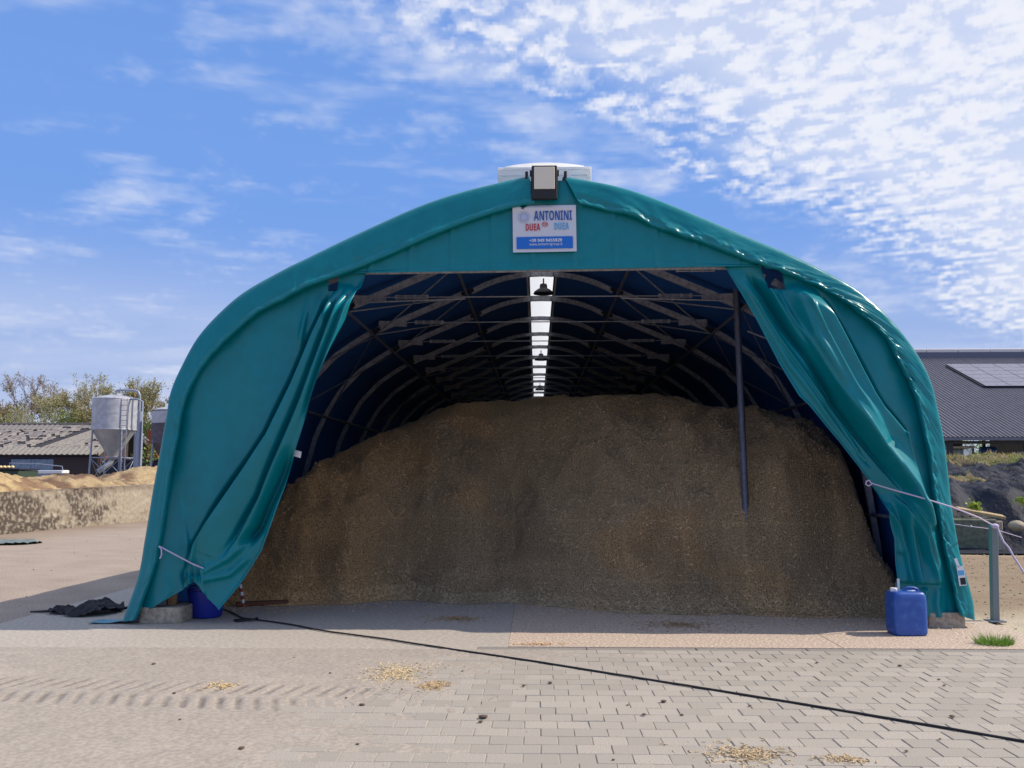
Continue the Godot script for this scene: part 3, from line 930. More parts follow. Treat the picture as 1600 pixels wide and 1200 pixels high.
	# small label sheet low on the right flap
	var lb := part("care_label", bx(v3(4.405, 0.545, -9.575), v3(0.075, 0.20, 0.004), 0.0, Basis(Vector3(0, 0, 1), 0.10)), M.white, T, "white and blue label low on the right curtain")
	part("print", bx(v3(4.40, 0.575, -9.571), v3(0.062, 0.05, 0.003), 0.0, Basis(Vector3(0, 0, 1), 0.10)), M.inksky, lb)
	part("print", bx(v3(4.415, 0.49, -9.571), v3(0.055, 0.07, 0.003), 0.0, Basis(Vector3(0, 0, 1), 0.10)), M.dark, lb)
	part("print", bx(v3(4.365, 0.68, -9.575), v3(0.03, 0.09, 0.004), 0.0, Basis(Vector3(0, 0, 1), 0.35)), M.white, lb)

func build_heap() -> void:
	var H := thing("fodder_heap", "tall brown heap of chopped fodder filling the tunnel", "heap", v3(0, 0, 0))
	part("heap_body", grid(230, 190, func(u: float, v: float):
		var x := lerpf(-4.32, 4.52, u)
		var z := -10.0 - 5.0 * v - 21.0 * pow(v, 7.0)
		return v3(x, heap_h(x, z), z), func(p: Vector3, _u: float, _v: float): return heap_c(p)), M.heap, H)
	var fl := MultiMesh.new()
	fl.transform_format = MultiMesh.TRANSFORM_3D
	fl.use_colors = true
	fl.mesh = bx(Vector3.ZERO, v3(0.026, 0.003, 0.005))
	var n := 34000
	fl.instance_count = n
	for i in n:
		var x := rng.randf_range(-4.25, 4.45)
		var z := rng.randf_range(-13.6, -9.95)
		var y := heap_h(x, z)
		var tries := 0
		while y < 0.0 and tries < 6:
			z -= 0.3
			y = heap_h(x, z)
			tries += 1
		if i % 26 == 0: # loose bits that rolled off onto the concrete
			z = at_x(TOE, x) + absf(rng.randfn(0.0, 0.35))
			y = maxf(0.004, heap_h(x, z))
		var dx := (heap_h(x + 0.06, z) - y) / 0.06
		var dz := (heap_h(x, z + 0.06) - y) / 0.06
		var nn := Vector3(-dx, 1, -dz).normalized() if y > 0.03 else Vector3.UP
		var t := nn.cross(Vector3(rng.randfn(), rng.randfn(), rng.randfn())).normalized()
		var b := Basis(t, nn, t.cross(nn)).rotated(t.cross(nn), rng.randfn(0, 0.35)).scaled_local(Vector3.ONE * rng.randf_range(0.5, 1.5))
		fl.set_instance_transform(i, Transform3D(b, v3(x, maxf(y, 0.004) + 0.006, z)))
		fl.set_instance_color(i, heap_c(v3(x, y, z)) * rng.randf_range(0.6, 1.1))
	var mi := MultiMeshInstance3D.new()
	mi.name = "chopped_stalks"
	mi.multimesh = fl
	mi.material_override = M.flake
	H.add_child(mi)
	tag(mi, "", "", "", "stuff")

func txt(s: String, size: float, m: Material, parent: Node3D, at: Vector3, sx := 0.6, wgt := 700) -> void:
	var t := TextMesh.new()
	var f := SystemFont.new()
	f.font_names = PackedStringArray(["Droid Sans"])
	f.font_weight = wgt
	t.font = f
	t.text = s
	t.font_size = 64
	t.pixel_size = size / 47.0
	t.depth = 0.002
	t.horizontal_alignment = HORIZONTAL_ALIGNMENT_LEFT
	t.vertical_alignment = VERTICAL_ALIGNMENT_CENTER
	var o := part("lettering", t, m, parent)
	o.position = at
	o.scale = v3(sx, 1, 1)

func jerrycan(called: String, label: String, at: Vector3, turn: float, m: Material, group: String) -> Node3D:
	var J := thing(called, label, "jerrycan", at, group, turn)
	var prof := [[0.0, 0.0], [0.78, 0.0], [0.93, 0.006], [0.985, 0.03], [1.0, 0.08], [0.985, 0.1], [1.0, 0.12], [1.0, 0.2], [1.0, 0.28], [0.99, 0.36], [0.955, 0.395], [0.88, 0.418], [0.76, 0.426], [0.0, 0.427]]
	part("body", grid(48, prof.size() - 1, func(u: float, v: float):
		var q = prof[int(round(v * (prof.size() - 1)))]
		var a: float = -TAU * u
		var e := 0.36
		var c := cos(a)
		var s := sin(a)
		var y: float = q[1]
		if q[0] < 0.9 and y > 0.3: y -= 0.018 * ss(0.25, 0.1, absf(s)) * ss(-0.4, 0.2, c)     # recess for the handle
		return v3(signf(c) * pow(absf(c), e) * 0.172 * q[0], y, signf(s) * pow(absf(s), e) * 0.135 * q[0])), m, J)
	var hs := st_new()
	tube(hs, [v3(-0.02, 0.41, 0), v3(-0.005, 0.448, 0), v3(0.03, 0.458, 0), v3(0.09, 0.456, 0), v3(0.125, 0.44, 0), v3(0.135, 0.41, 0)], 0.014, 8)
	part("handle", hs.commit(), m, J)
	part("cap", lathe([[0.0, 0.415], [0.034, 0.415], [0.034, 0.452], [0.030, 0.457], [0.0, 0.457]], 16, Basis(), v3(-0.115, 0.0, 0.0)), M.white, J)
	return J

func crumple(nu: int, nv: int, w: float, d: float, hgt: float, sd: float) -> ArrayMesh:
	return grid(nu, nv, func(u: float, v: float):
		var a := Vector2(u - 0.5, v - 0.5) * 2.0
		var r := a.length()
		var n := fn.get_noise_2d(u * 90.0 + sd, v * 90.0)
		var y := hgt * maxf(0.0, (1.0 - r * 0.9) * 0.7 + 0.6 * n + 0.3 * absf(fr.get_noise_2d(u * 60.0 + sd, v * 60.0)))
		var k := 1.0 + 0.35 * fn.get_noise_2d(atan2(a.y, a.x) * 16.0 + sd, 4.0)
		return v3(a.x * w * 0.5 * k, 0.008 + y, a.y * d * 0.5 * k), null, func(p: Vector3): return Vector2(p.x / w, p.z / d).length() < 0.5)

func build_front_things() -> void:
	# banner
	var S := thing("banner", "white company banner with blue and red lettering hung on the gable", "banner", v3(0.095, 4.29, -9.668))
	S.rotation.z = 0.012
	part("sheet", grid(40, 30, func(u: float, v: float):
		var x := lerpf(-0.35, 0.35, u)
		var y := lerpf(0.265, -0.26, v)
		var z := 0.004 * fn.get_noise_2d(u * 60.0, v * 60.0)
		if v < 0.12: z += 0.016 * sin((0.12 - v) / 0.12 * PI) + 0.012 * exp(-pow((u - 0.17) / 0.06, 2.0))
		if v < 0.05: y -= 0.03 * exp(-pow((u - 0.17) / 0.05, 2.0))
		return v3(x, y, z)), M.sign, S)
	part("printed_band", bx(v3(0.0, -0.157, 0.007), v3(0.62, 0.135, 0.003)), M.inkband, S)
	txt("ANTONINI", 0.108, M.inkblue, S, v3(-0.115, 0.145, 0.009), 0.565)
	txt("DUEA", 0.080, M.inkred, S, v3(-0.212, 0.018, 0.009), 0.58)
	txt("DUEA", 0.080, M.inksky, S, v3(0.104, 0.024, 0.009), 0.58)
	txt("+39 049 9455829", 0.034, M.white, S, v3(-0.17, -0.132, 0.011), 1.02)
	txt("www.antoninigroup.it", 0.028, M.white, S, v3(-0.17, -0.175, 0.011), 0.98, 400)
	var ring := func(cx: float, cy: float, rx: float, ry: float, wd: float, m: Material, nm: String) -> void:
		part(nm, grid(36, 1, func(u: float, v: float):
			var a: float = -u * TAU
			return v3(cx + cos(a) * (rx - wd * v), cy + sin(a) * (ry - wd * v), 0.010)), m, S)
	ring.call(-0.225, 0.135, 0.062, 0.062, 0.016, M.inkgrey, "emblem_ring")
	ring.call(-0.225, 0.135, 0.036, 0.036, 0.034, M.inkgrey, "emblem_disc")
	ring.call(0.006, 0.05, 0.033, 0.029, 0.006, M.inkred, "emblem_ring")
	part("emblem_bar", bx(v3(0.006, 0.056, 0.010), v3(0.05, 0.006, 0.002)), M.inkred, S)
	part("emblem_bar", bx(v3(0.006, 0.043, 0.010), v3(0.044, 0.005, 0.002)), M.inkred, S)
	# floodlight
	var F := thing("floodlight", "square black floodlight with a cream lens at the tunnel apex", "floodlight", v3(0.095, 4.785, -9.56))
	F.rotation.x = 0.05
	var fs := st_new()
	box(fs, v3(0, 0.0, -0.03), v3(0.282, 0.372, 0.07), 0.008)
	for k in 7: box(fs, v3(-0.11 + 0.0367 * k, 0.0, -0.078), v3(0.008, 0.30, 0.03))
	part("housing", fs.commit(), M.blackp, F)
	part("lens", bx(v3(0, 0.045, 0.008), v3(0.226, 0.246, 0.008), 0.003), M.cream, F)
	var br := st_new()
	for sd in [-1.0, 1.0]:
		box(br, v3(sd * 0.150, 0.11, -0.04), v3(0.022, 0.06, 0.05), 0.004)
		box(br, v3(sd * 0.146, 0.0, -0.05), v3(0.008, 0.22, 0.03), 0.002)
	box(br, v3(0, -0.115, -0.08), v3(0.29, 0.03, 0.012), 0.002)
	part("bracket", br.commit(), M.dark, F)
	# pendant lamps under the skylight
	var P := thing("pendant_lamp", "nearest black bell lamp hanging under the skylight", "lamp", v3(0.12, 4.55, -14.2), "bell lamps under the skylight")
	part("shade", lathe([[0.0, 0.11], [0.05, 0.11], [0.06, 0.085], [0.062, 0.04], [0.10, 0.02], [0.15, -0.02], [0.165, -0.05], [0.158, -0.05], [0.145, -0.02], [0.06, 0.02], [0.0, 0.02]], 20), M.dark, P)
	part("hook", tb([v3(0, 0.11, 0), v3(0, 0.2, 0)], 0.012, 6), M.dark, P)
	copy(P, v3(0.12, 4.55, -22.4), 0.0, "middle black bell lamp hanging under the skylight")
	copy(P, v3(0.12, 4.55, -30.2), 0.0, "farthest black bell lamp seen just above the heap")
	# jerrycans and tub
	jerrycan("jerrycan", "tall blue plastic jerrycan on the aggregate beside right curtain", v3(3.70, 0.0, -9.28), 0.06, M.blue, "")
	var W := thing("marker_stake", "thin white stake standing behind the blue jerrycan", "stake", v3(3.73, 0, -9.52))
	part("rod", bx(v3(0, 0.26, 0), v3(0.022, 0.52, 0.022), 0.003), M.white, W)
	part("foot", bx(v3(0, 0.004, 0), v3(0.10, 0.012, 0.10), 0.002), M.white, W)
	var B := thing("plastic_tub", "dark blue plastic tub half hidden under the left curtain", "tub", v3(-3.72, 0, -10.2))
	B.scale = v3(0.86, 0.95, 0.86)
	part("shell", lathe([[0.0, 0.0], [0.17, 0.0], [0.2, 0.02], [0.24, 0.30], [0.255, 0.31], [0.255, 0.325], [0.235, 0.325], [0.19, 0.03], [0.0, 0.02]], 28), M.bluedk, B)
	part("handle", tb([v3(-0.245, 0.3, 0), v3(-0.2, 0.36, 0.06), v3(0, 0.40, 0.09), v3(0.2, 0.36, 0.06), v3(0.245, 0.3, 0)], 0.008, 6), M.blackp, B)
	# concrete foot blocks
	for k in 2:
		var left := k == 0
		var o := thing("foot_block", "concrete foot block with a timber stub under the left curtain" if left else "concrete foot block under the hem of right curtain", "concrete block", v3(-4.06, 0, -9.98) if left else v3(4.28, 0, -9.78), "concrete foot blocks at the tunnel corners")
		part("block", grid(22, 22, func(u: float, v: float):
			var a: float = -TAU * u
			var t: float = clampf(v * 1.2, 0.0, 1.0)
			var c := cos(a)
			var s := sin(a)
			var e := 0.28
			var rr := 1.0 if v < 0.75 else lerpf(0.97, 0.0, (v - 0.75) / 0.25)
			var n := 1.0 + 0.03 * fn.get_noise_3d(c * 40.0, v * 50.0, s * 40.0 + k * 30.0)
			return v3(signf(c) * pow(absf(c), e) * (0.24 if left else 0.19) * rr * n, minf(v / 0.75, 1.0) * (0.17 if left else 0.155) + 0.006 * fn.get_noise_2d(u * 90.0, v * 90.0), signf(s) * pow(absf(s), e) * (0.26 if left else 0.12) * rr * n)), M.conc, o)
	var tm := thing("timber_stub", "two short light wooden stubs standing on the left foot block", "timber", v3(-4.05, 0.165, -9.95))
	part("plank", bx(v3(0.045, 0.12, 0), v3(0.085, 0.24, 0.05), 0.005, Basis(Vector3(0, 0, 1), -0.05)), M.wood, tm)
	part("plank", bx(v3(-0.055, 0.11, -0.03), v3(0.06, 0.22, 0.05), 0.005, Basis(Vector3(0, 0, 1), 0.04)), M.wood, tm)
	# striped stick and plank at the heap's foot
	var K := thing("striped_stick", "red and white striped stick leaning at the heap by the left curtain", "stick", v3(-3.55, 0, -10.98))
	K.rotation.z = 0.2
	K.rotation.x = -0.05
	for k in 7:
		part("band", tb([v3(0, 0.045 * k, 0), v3(0, 0.045 * (k + 1), 0)], 0.021, 8), M.redp if k % 2 == 0 else M.white, K)
	var pk := thing("loose_plank", "reddish brown plank lying at the foot of the heap", "plank", v3(-3.36, 0.03, -11.1))
	part("board", bx(v3(0, 0, 0), v3(0.62, 0.05, 0.12), 0.006, Basis(Vector3(0, 1, 0), 0.35)), mat(Color8(110, 70, 52), 0.9), pk)
	# ropes
	var rp := thing("curtain_rope", "lilac rope tying the left curtain with a loose knotted end", "rope", v3(0, 0, 0))
	part("line", tb([v3(-4.03, 0.83, -9.59), v3(-3.86, 0.74, -9.60), v3(-3.66, 0.64, -9.60), v3(-3.5, 0.565, -9.66), v3(-3.42, 0.55, -9.78)], 0.008, 6), M.rope, rp)
	part("loose_end", tb([v3(-4.03, 0.83, -9.58), v3(-4.0, 0.80, -9.575), v3(-3.995, 0.74, -9.575), v3(-4.01, 0.70, -9.57)], 0.008, 6), M.rope, rp)
	var rq := thing("tie_rope", "long lilac rope stretched from right curtain to the steel post", "rope", v3(0, 0, 0))
	part("line", tb([v3(3.52, 1.50, -9.58), v3(3.64, 1.447, -9.44), v3(3.92, 1.355, -9.32), v3(4.22, 1.26, -9.30), v3(4.62, 1.145, -9.60), v3(5.02, 1.03, -10.08)], 0.0075, 6), M.rope, rq)
	part("ring", tb([v3(3.50, 1.53, -9.58), v3(3.47, 1.52, -9.58), v3(3.46, 1.49, -9.58), v3(3.49, 1.47, -9.58), v3(3.52, 1.49, -9.57), v3(3.50, 1.53, -9.58)], 0.008, 6), M.rope, rq)
	part("knot", lathe([[0, -0.03], [0.03, -0.02], [0.045, 0.0], [0.03, 0.02], [0, 0.03]], 10, Basis(), v3(5.02, 1.03, -10.07)), M.rope, rq)
	part("loose_end", tb([v3(5.04, 1.02, -10.06), v3(5.06, 0.94, -10.05), v3(5.09, 0.86, -10.04), v3(5.13, 0.80, -10.02), v3(5.16, 0.72, -10.0), v3(5.22, 0.60, -9.98), v3(5.25, 0.54, -9.97)], 0.011, 6), M.rope, rq)
	var tw := thing("twine", "thin pale twine knotted behind the steel post", "twine", v3(0, 0, 0))
	part("line", tb([v3(4.6, 1.05, -10.2), v3(4.8, 1.02, -10.22), v3(4.97, 1.0, -10.2), v3(5.3, 0.96, -10.6), v3(6.0, 0.82, -11.4)], 0.004, 5), M.rope, tw)
	part("knot", lathe([[0, -0.012], [0.018, 0.0], [0, 0.012]], 8, Basis(), v3(4.83, 1.02, -10.21)), M.white, tw)
	# steel post
	var ps := thing("steel_post", "grey green steel post standing right of the tunnel", "post", v3(5.01, 0, -10.16))
	ps.rotation.z = -0.035
	part("tube", bx(v3(0, 0.52, 0), v3(0.074, 1.06, 0.074), 0.006), mat(Color8(118, 126, 130), 0.55, null, 1.0, null, 1.0, 0.1), ps)
	part("base_plate", bx(v3(0, 0.0, 0), v3(0.17, 0.014, 0.17), 0.002), M.steel, ps).rotation.z = 0.035
	# cable
	var cb := []
	for p in [[-3.74, -10.75], [-3.52, -10.45], [-3.25, -10.05], [-3.09, -9.96], [-2.6, -9.62], [-2.1, -9.2], [-1.5, -8.83], [-0.85, -8.36], [-0.22, -7.93], [0.3, -7.55], [0.8, -7.17], [1.4, -6.72], [1.98, -6.28], [2.45, -5.9], [2.9, -5.53], [3.5, -5.05], [4.4, -4.4]]:
		cb.append(Vector2(p[0], p[1]))
	var c3 := []
	for k in 121:
		var q := cr(PackedVector2Array(cb), k / 120.0)
		c3.append(v3(q.x, 0.0125 + 0.002 * maxf(0.0, fn.get_noise_2d(k * 9.0, 0.0)), q.y + 0.012 * fn.get_noise_2d(k * 8.0, 50.0)))
	var cable := thing("cable", "black cable running diagonally across the paving to the heap", "cable")
	part("line", tb(c3, 0.0085, 7), M.cable, cable)
	part("loop", tb([v3(-3.2, 0.012, -10.0), v3(-3.3, 0.012, -9.9), v3(-3.24, 0.014, -9.82), v3(-3.1, 0.02, -9.86), v3(-3.06, 0.03, -9.95)], 0.011, 7), M.cable, cable)
	# black cloth by the left corner
	var cl := thing("crumpled_cloth", "crumpled black cloth with straps lying left of the tunnel", "cloth", v3(-5.15, 0, -10.5))
	part("bundle", crumple(40, 30, 0.62, 0.8, 0.17, 10.0), M.cloth, cl)
	var bu := part("bundle", crumple(26, 20, 0.36, 0.34, 0.10, 90.0), M.cloth, cl)
	bu.position = v3(-0.32, 0, 0.05)
	part("strap", tb([v3(0.2, 0.03, 0), v3(0.4, 0.05, -0.05), v3(0.75, 0.03, -0.1)], 0.018, 5), M.cloth, cl)
	part("strap", tb([v3(-0.35, 0.012, 0.02), v3(-0.55, 0.016, 0.1), v3(-0.72, 0.01, 0.05), v3(-0.55, 0.01, -0.05)], 0.010, 5), M.cloth, cl)
	part("strap", tb([v3(0.25, 0.02, -0.3), v3(0.45, 0.05, -0.7), v3(0.7, 0.12, -1.0)], 0.006, 5), M.cloth, cl)
	# grass tuft
	var gs := st_new()
	for k in 420:
		var r := sqrt(rng.randf()) * 0.13
		var a := rng.randf() * TAU
		var b := v3(cos(a) * r * 1.25, 0, sin(a) * r)
		var h := rng.randf_range(0.05, 0.12) * (1.15 - r * 3.0)
		var tip := b + v3(cos(a) * h * rng.randf_range(0.1, 1.1), h, sin(a) * h * rng.randf_range(0.1, 1.1))
		var sd := v3(-sin(a), 0, cos(a)).rotated(Vector3.UP, rng.randf() * 3.0) * 0.004
		face(gs, [b - sd, b + sd, tip], b + v3(0, 0, -1))
	var gt := thing("grass_tuft", "small green grass tuft growing right of the jerrycan", "grass", v3(4.30, 0.0, -8.76))
	part("blades", gs.commit(), M.leaf.fresh, gt)

func straw_patch(label: String, at: Vector3, w: float, d: float, n: int, tint: Color) -> void:
	var s := st_new()
	for k in int(n * 0.75):
		var a := rng.randf() * TAU
		var r := absf(rng.randfn(0.0, 0.58))
		var p := v3(cos(a) * r * w * 0.6, 0.007 + rng.randf() * 0.012 * maxf(0.0, 1.0 - r), sin(a) * r * d * 0.6)
		box(s, p, v3(rng.randf_range(0.015, 0.05), 0.004, rng.randf_range(0.003, 0.007)), 0.0, Basis.from_euler(v3(rng.randfn(0, 0.2), rng.randf() * TAU, rng.randfn(0, 0.2))))
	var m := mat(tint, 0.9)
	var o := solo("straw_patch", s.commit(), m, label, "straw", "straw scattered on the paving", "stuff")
	o.position = at

func build_litter() -> void:
	straw_patch("yellow straw scattered on the paving left of the cable", v3(-1.12, 0, -7.32), 0.5, 0.75, 800, Color8(206, 186, 150))
	straw_patch("small yellow straw clump nearest under the cable's middle", v3(-0.79, 0, -6.9), 0.22, 0.24, 320, Color8(190, 166, 130))
	straw_patch("straw patch at the bottom edge below the cable", v3(1.17, 0, -5.28), 0.42, 0.32, 520, Color8(192, 170, 136))
	straw_patch("small straw smear right of the bottom straw patch", v3(1.70, 0, -5.2), 0.24, 0.12, 200, Color8(188, 166, 132))
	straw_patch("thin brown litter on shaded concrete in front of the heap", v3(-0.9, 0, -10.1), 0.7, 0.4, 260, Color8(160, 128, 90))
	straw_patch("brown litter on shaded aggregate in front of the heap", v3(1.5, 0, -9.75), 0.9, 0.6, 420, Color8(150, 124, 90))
	straw_patch("faint straw dust on the paving near the left tyre prints", v3(-2.35, 0, -6.85), 0.3, 0.25, 120, Color8(212, 186, 140))
	straw_patch("pale straw bits at the left corner of aggregate apron", v3(0.05, 0.0, -8.62), 0.5, 0.12, 160, Color8(216, 186, 150))
	var cm := MultiMesh.new()
	cm.transform_format = MultiMesh.TRANSFORM_3D
	cm.use_colors = true
	cm.mesh = lathe([[0.0, -0.5], [0.42, -0.2], [0.5, 0.1], [0.3, 0.4], [0.0, 0.5]], 6)
	cm.instance_count = 1900
	for i in 1900:
		var p := v3(rng.randf_range(4.7, 10.5), -0.02, rng.randf_range(-19.0, -9.4))
		if i % 8 == 0: p = v3(rng.randf_range(-14.4, -5.2), -0.02, rng.randf_range(-30.0, -9.0))
		if i % 9 == 1: p = v3(rng.randf_range(-6.0, 5.0), 0.004, rng.randf_range(-9.2, -4.2))
		var k := rng.randf_range(0.012, 0.04) * rng.randf_range(0.4, 1.0)
		if i % 9 == 1: k *= 0.35
		cm.set_instance_transform(i, Transform3D(Basis.from_euler(v3(rng.randf() * 3.0, rng.randf() * 6.0, 0)).scaled(v3(1.2, 0.7, 1.0) * k), p))
		cm.set_instance_color(i, ground_col(p) * rng.randf_range(0.85, 1.15))
	var ci := MultiMeshInstance3D.new()
	ci.name = "earth_crumbs"
	ci.multimesh = cm
	ci.material_override = M.flake
	add_child(ci)
	tag(ci, "loose earth crumbs and grit lying over the yard", "grit", "", "stuff")
	var clod := thing("dirt_clod", "small dark dung clod lying on the pale paving", "clod", v3(-0.35, 0.008, -6.0), "dark clods scattered on the paving")
	part("lump", grid(9, 6, func(u: float, v: float):
		var a: float = -u * TAU
		var r := sin(v * PI) * (0.024 + 0.012 * fn.get_noise_2d(cos(a) * 60.0, v * 60.0 + sin(a) * 40.0))
		return v3(cos(a) * r * 1.3, 0.009 - cos(v * PI) * 0.010, sin(a) * r)), mat(Color8(92, 78, 66), 0.95), clod)
	var at := [[-0.36, -5.9], [0.62, -6.35], [0.88, -6.45], [0.70, -6.1], [0.95, -6.1], [1.45, -6.35], [-2.62, -6.6], [-2.3, -5.9], [-1.35, -6.5], [-1.2, -6.3], [-1.65, -7.3], [2.1, -5.35], [2.7, -6.1], [3.05, -7.0], [2.35, -7.8], [3.0, -7.7], [3.1, -7.2], [-1.05, -5.4], [-1.7, -5.3], [0.42, -5.15], [-0.1, -6.9], [0.1, -7.0], [2.4, -5.6], [-2.1, -7.9], [-0.6, -7.4], [-3.2, -7.6]]
	for p in at:
		var c := copy(clod, v3(p[0], 0.008, p[1]), rng.randf() * TAU, "small dark dung clod lying on the pale paving")
		c.scale = v3(1, 1, 1) * rng.randf_range(0.28, 0.75)

# ---------------------------------------------------------------- trees
func tree(called: String, label: String, at: Vector3, h: float, w: float, leaf: String, n: int, bark: Material, bare := 0.5, low := 0.35) -> void:
	var t := thing(called, label, "tree", at, "trees behind the farm buildings")
	var s := st_new()
	var tips := []
	var rec := func(me: Callable, p: Vector3, dir: Vector3, len: float, r: float, depth: int) -> void:
		var q := p + dir * len
		var midp := p + dir * len * 0.5 + v3(rng.randfn(), rng.randfn(), rng.randfn()) * len * 0.05
		tube(s, [p, midp, q], r, 5 if depth > 2 else 3, r * 0.62)
		if depth <= 3: tips.append(q)
		if depth <= 2: tips.append(midp)
		if depth == 0: return
		var kids := 3 if depth > 2 else 3
		for k in kids:
			var d := (dir + v3(rng.randfn() * 0.55 * w, rng.randf_range(-0.15, 0.55), rng.randfn() * 0.55 * w)).normalized()
			me.call(me, q, d, len * rng.randf_range(0.55, 0.85), r * 0.6, depth - 1)
	var lean := v3(rng.randfn(0, 0.06), 1, rng.randfn(0, 0.06)).normalized()
	rec.call(rec, Vector3.ZERO, lean, h * 0.30, h * 0.017, 5)
	part("trunk", s.commit(), bark, t)
	var c := st_new()
	for k in n:
		var b: Vector3 = tips[rng.randi() % tips.size()]
		if b.y < h * low and rng.randf() < 0.7: continue
		# a spray of twig tips with buds
		var out := (v3(b.x, (b.y - h * 0.55) * 0.6 + h * 0.08, b.z).normalized() + v3(rng.randfn(), rng.randfn(), rng.randfn()) * 0.55).normalized()
		var len := h * rng.randf_range(0.025, 0.075)
		var wd := out.cross(v3(rng.randfn(), rng.randfn(), rng.randfn())).normalized() * h * 0.0016
		face(c, [b - wd, b + wd, b + out * len], b - v3(0.1, 1, 0))
		for q in 3 if bare < 0.55 else 2:
			var p := b + out * len * rng.randf_range(0.3, 1.05) + v3(rng.randfn(), rng.randfn(), rng.randfn()) * h * 0.006
			var e := v3(rng.randfn(), rng.randfn(), rng.randfn()).normalized() * rng.randf_range(0.03, 0.085) * (h / 11.0)
			var g := e.cross(v3(rng.randfn(), rng.randfn(), rng.randfn())).normalized() * e.length() * 0.7
			face(c, [p - e, p + g, p + e, p - g], p - v3(0.1, 1, 0))
	part("crown", c.commit(), M.leaf[leaf], t)

func shrub(called: String, label: String, at: Vector3, h: float, w: float, leaf: String, n: int) -> void:
	var t := thing(called, label, "bush", at, "bushes along the woodland edge")
	var s := st_new()
	for k in 5: tube(s, [Vector3.ZERO, v3(rng.randfn() * w * 0.2, h * 0.4, rng.randfn() * w * 0.2), v3(rng.randfn() * w * 0.35, h * 0.8, rng.randfn() * w * 0.3)], h * 0.012, 4, h * 0.004)
	part("stems", s.commit(), M.bark, t)
	var c := st_new()
	var blobs := []
	for k in 16: blobs.append([v3(rng.randf_range(-0.5, 0.5) * w, h * rng.randf_range(0.15, 0.86), rng.randf_range(-0.4, 0.4) * w), rng.randf_range(0.10, 0.22) * h])
	for k in n:
		var q = blobs[rng.randi() % 16]
		var d := v3(rng.randfn(), rng.randfn(), rng.randfn()).normalized()
		var p: Vector3 = q[0] + d * q[1] * pow(rng.randf(), 0.4)
		if p.y < 0.0: continue
		var e := v3(rng.randfn(), rng.randfn(), rng.randfn()).normalized() * rng.randf_range(0.05, 0.13)
		var g := e.cross(v3(rng.randfn(), rng.randfn(), rng.randfn())).normalized() * e.length() * 0.7
		face(c, [p - e, p + g, p + e, p - g], p - v3(0.1, 1, 0))
	part("crown", c.commit(), M.leaf[leaf], t)

func silo(label: String, at: Vector3, body: Material, cone: Material, band: bool) -> void:
	var t := thing("feed_silo", label, "silo", at, "feed silos by the old barn")
	part("cylinder", lathe([[1.25, 3.0 + 1.35], [1.28, 4.36], [1.28, 4.42], [1.25, 4.44], [1.25, 5.3], [1.26, 5.31], [1.25, 5.33], [1.25, 6.18], [1.27, 6.2], [1.27, 6.24], [1.2, 6.26]], 40), body, t)
	part("lid", lathe([[1.27, 6.24], [0.9, 6.38], [0.3, 6.5], [0.28, 6.56], [0.0, 6.57]], 32), M.silo, t)
	part("hopper", lathe([[1.24, 4.38], [0.30, 2.86], [0.26, 2.8], [0.26, 2.66], [0.0, 2.66]], 36), cone, t)
	if band: part("upper_band", lathe([[1.256, 5.5], [1.262, 5.52], [1.262, 6.16], [1.256, 6.18]], 36), M.silo, t)
	for k in 4:
		var a := PI * 0.25 + k * PI * 0.5
		part("leg", tb([v3(cos(a) * 1.22, 4.5, sin(a) * 1.22), v3(cos(a) * 1.36, 0, sin(a) * 1.36)], 0.06, 6), M.leg, t)
	for k in 4:
		var a := PI * 0.25 + k * PI * 0.5
		var b := a + PI * 0.5
		part("rail", tb([v3(cos(a) * 1.28, 2.72, sin(a) * 1.28), v3(cos(b) * 1.28, 2.72, sin(b) * 1.28)], 0.035, 5), M.leg, t)
		part("brace", tb([v3(cos(a) * 1.28, 2.7, sin(a) * 1.28), v3(cos(b) * 1.34, 0.9, sin(b) * 1.34)], 0.02, 5), M.leg, t)
		part("brace", tb([v3(cos(b) * 1.28, 2.7, sin(b) * 1.28), v3(cos(a) * 1.34, 0.9, sin(a) * 1.34)], 0.02, 5), M.leg, t)
	part("outlet_chute", tb([v3(0, 2.68, 0), v3(-0.1, 2.4, 0.1), v3(-0.7, 1.9, 0.3)], 0.16, 10), M.silo, t)

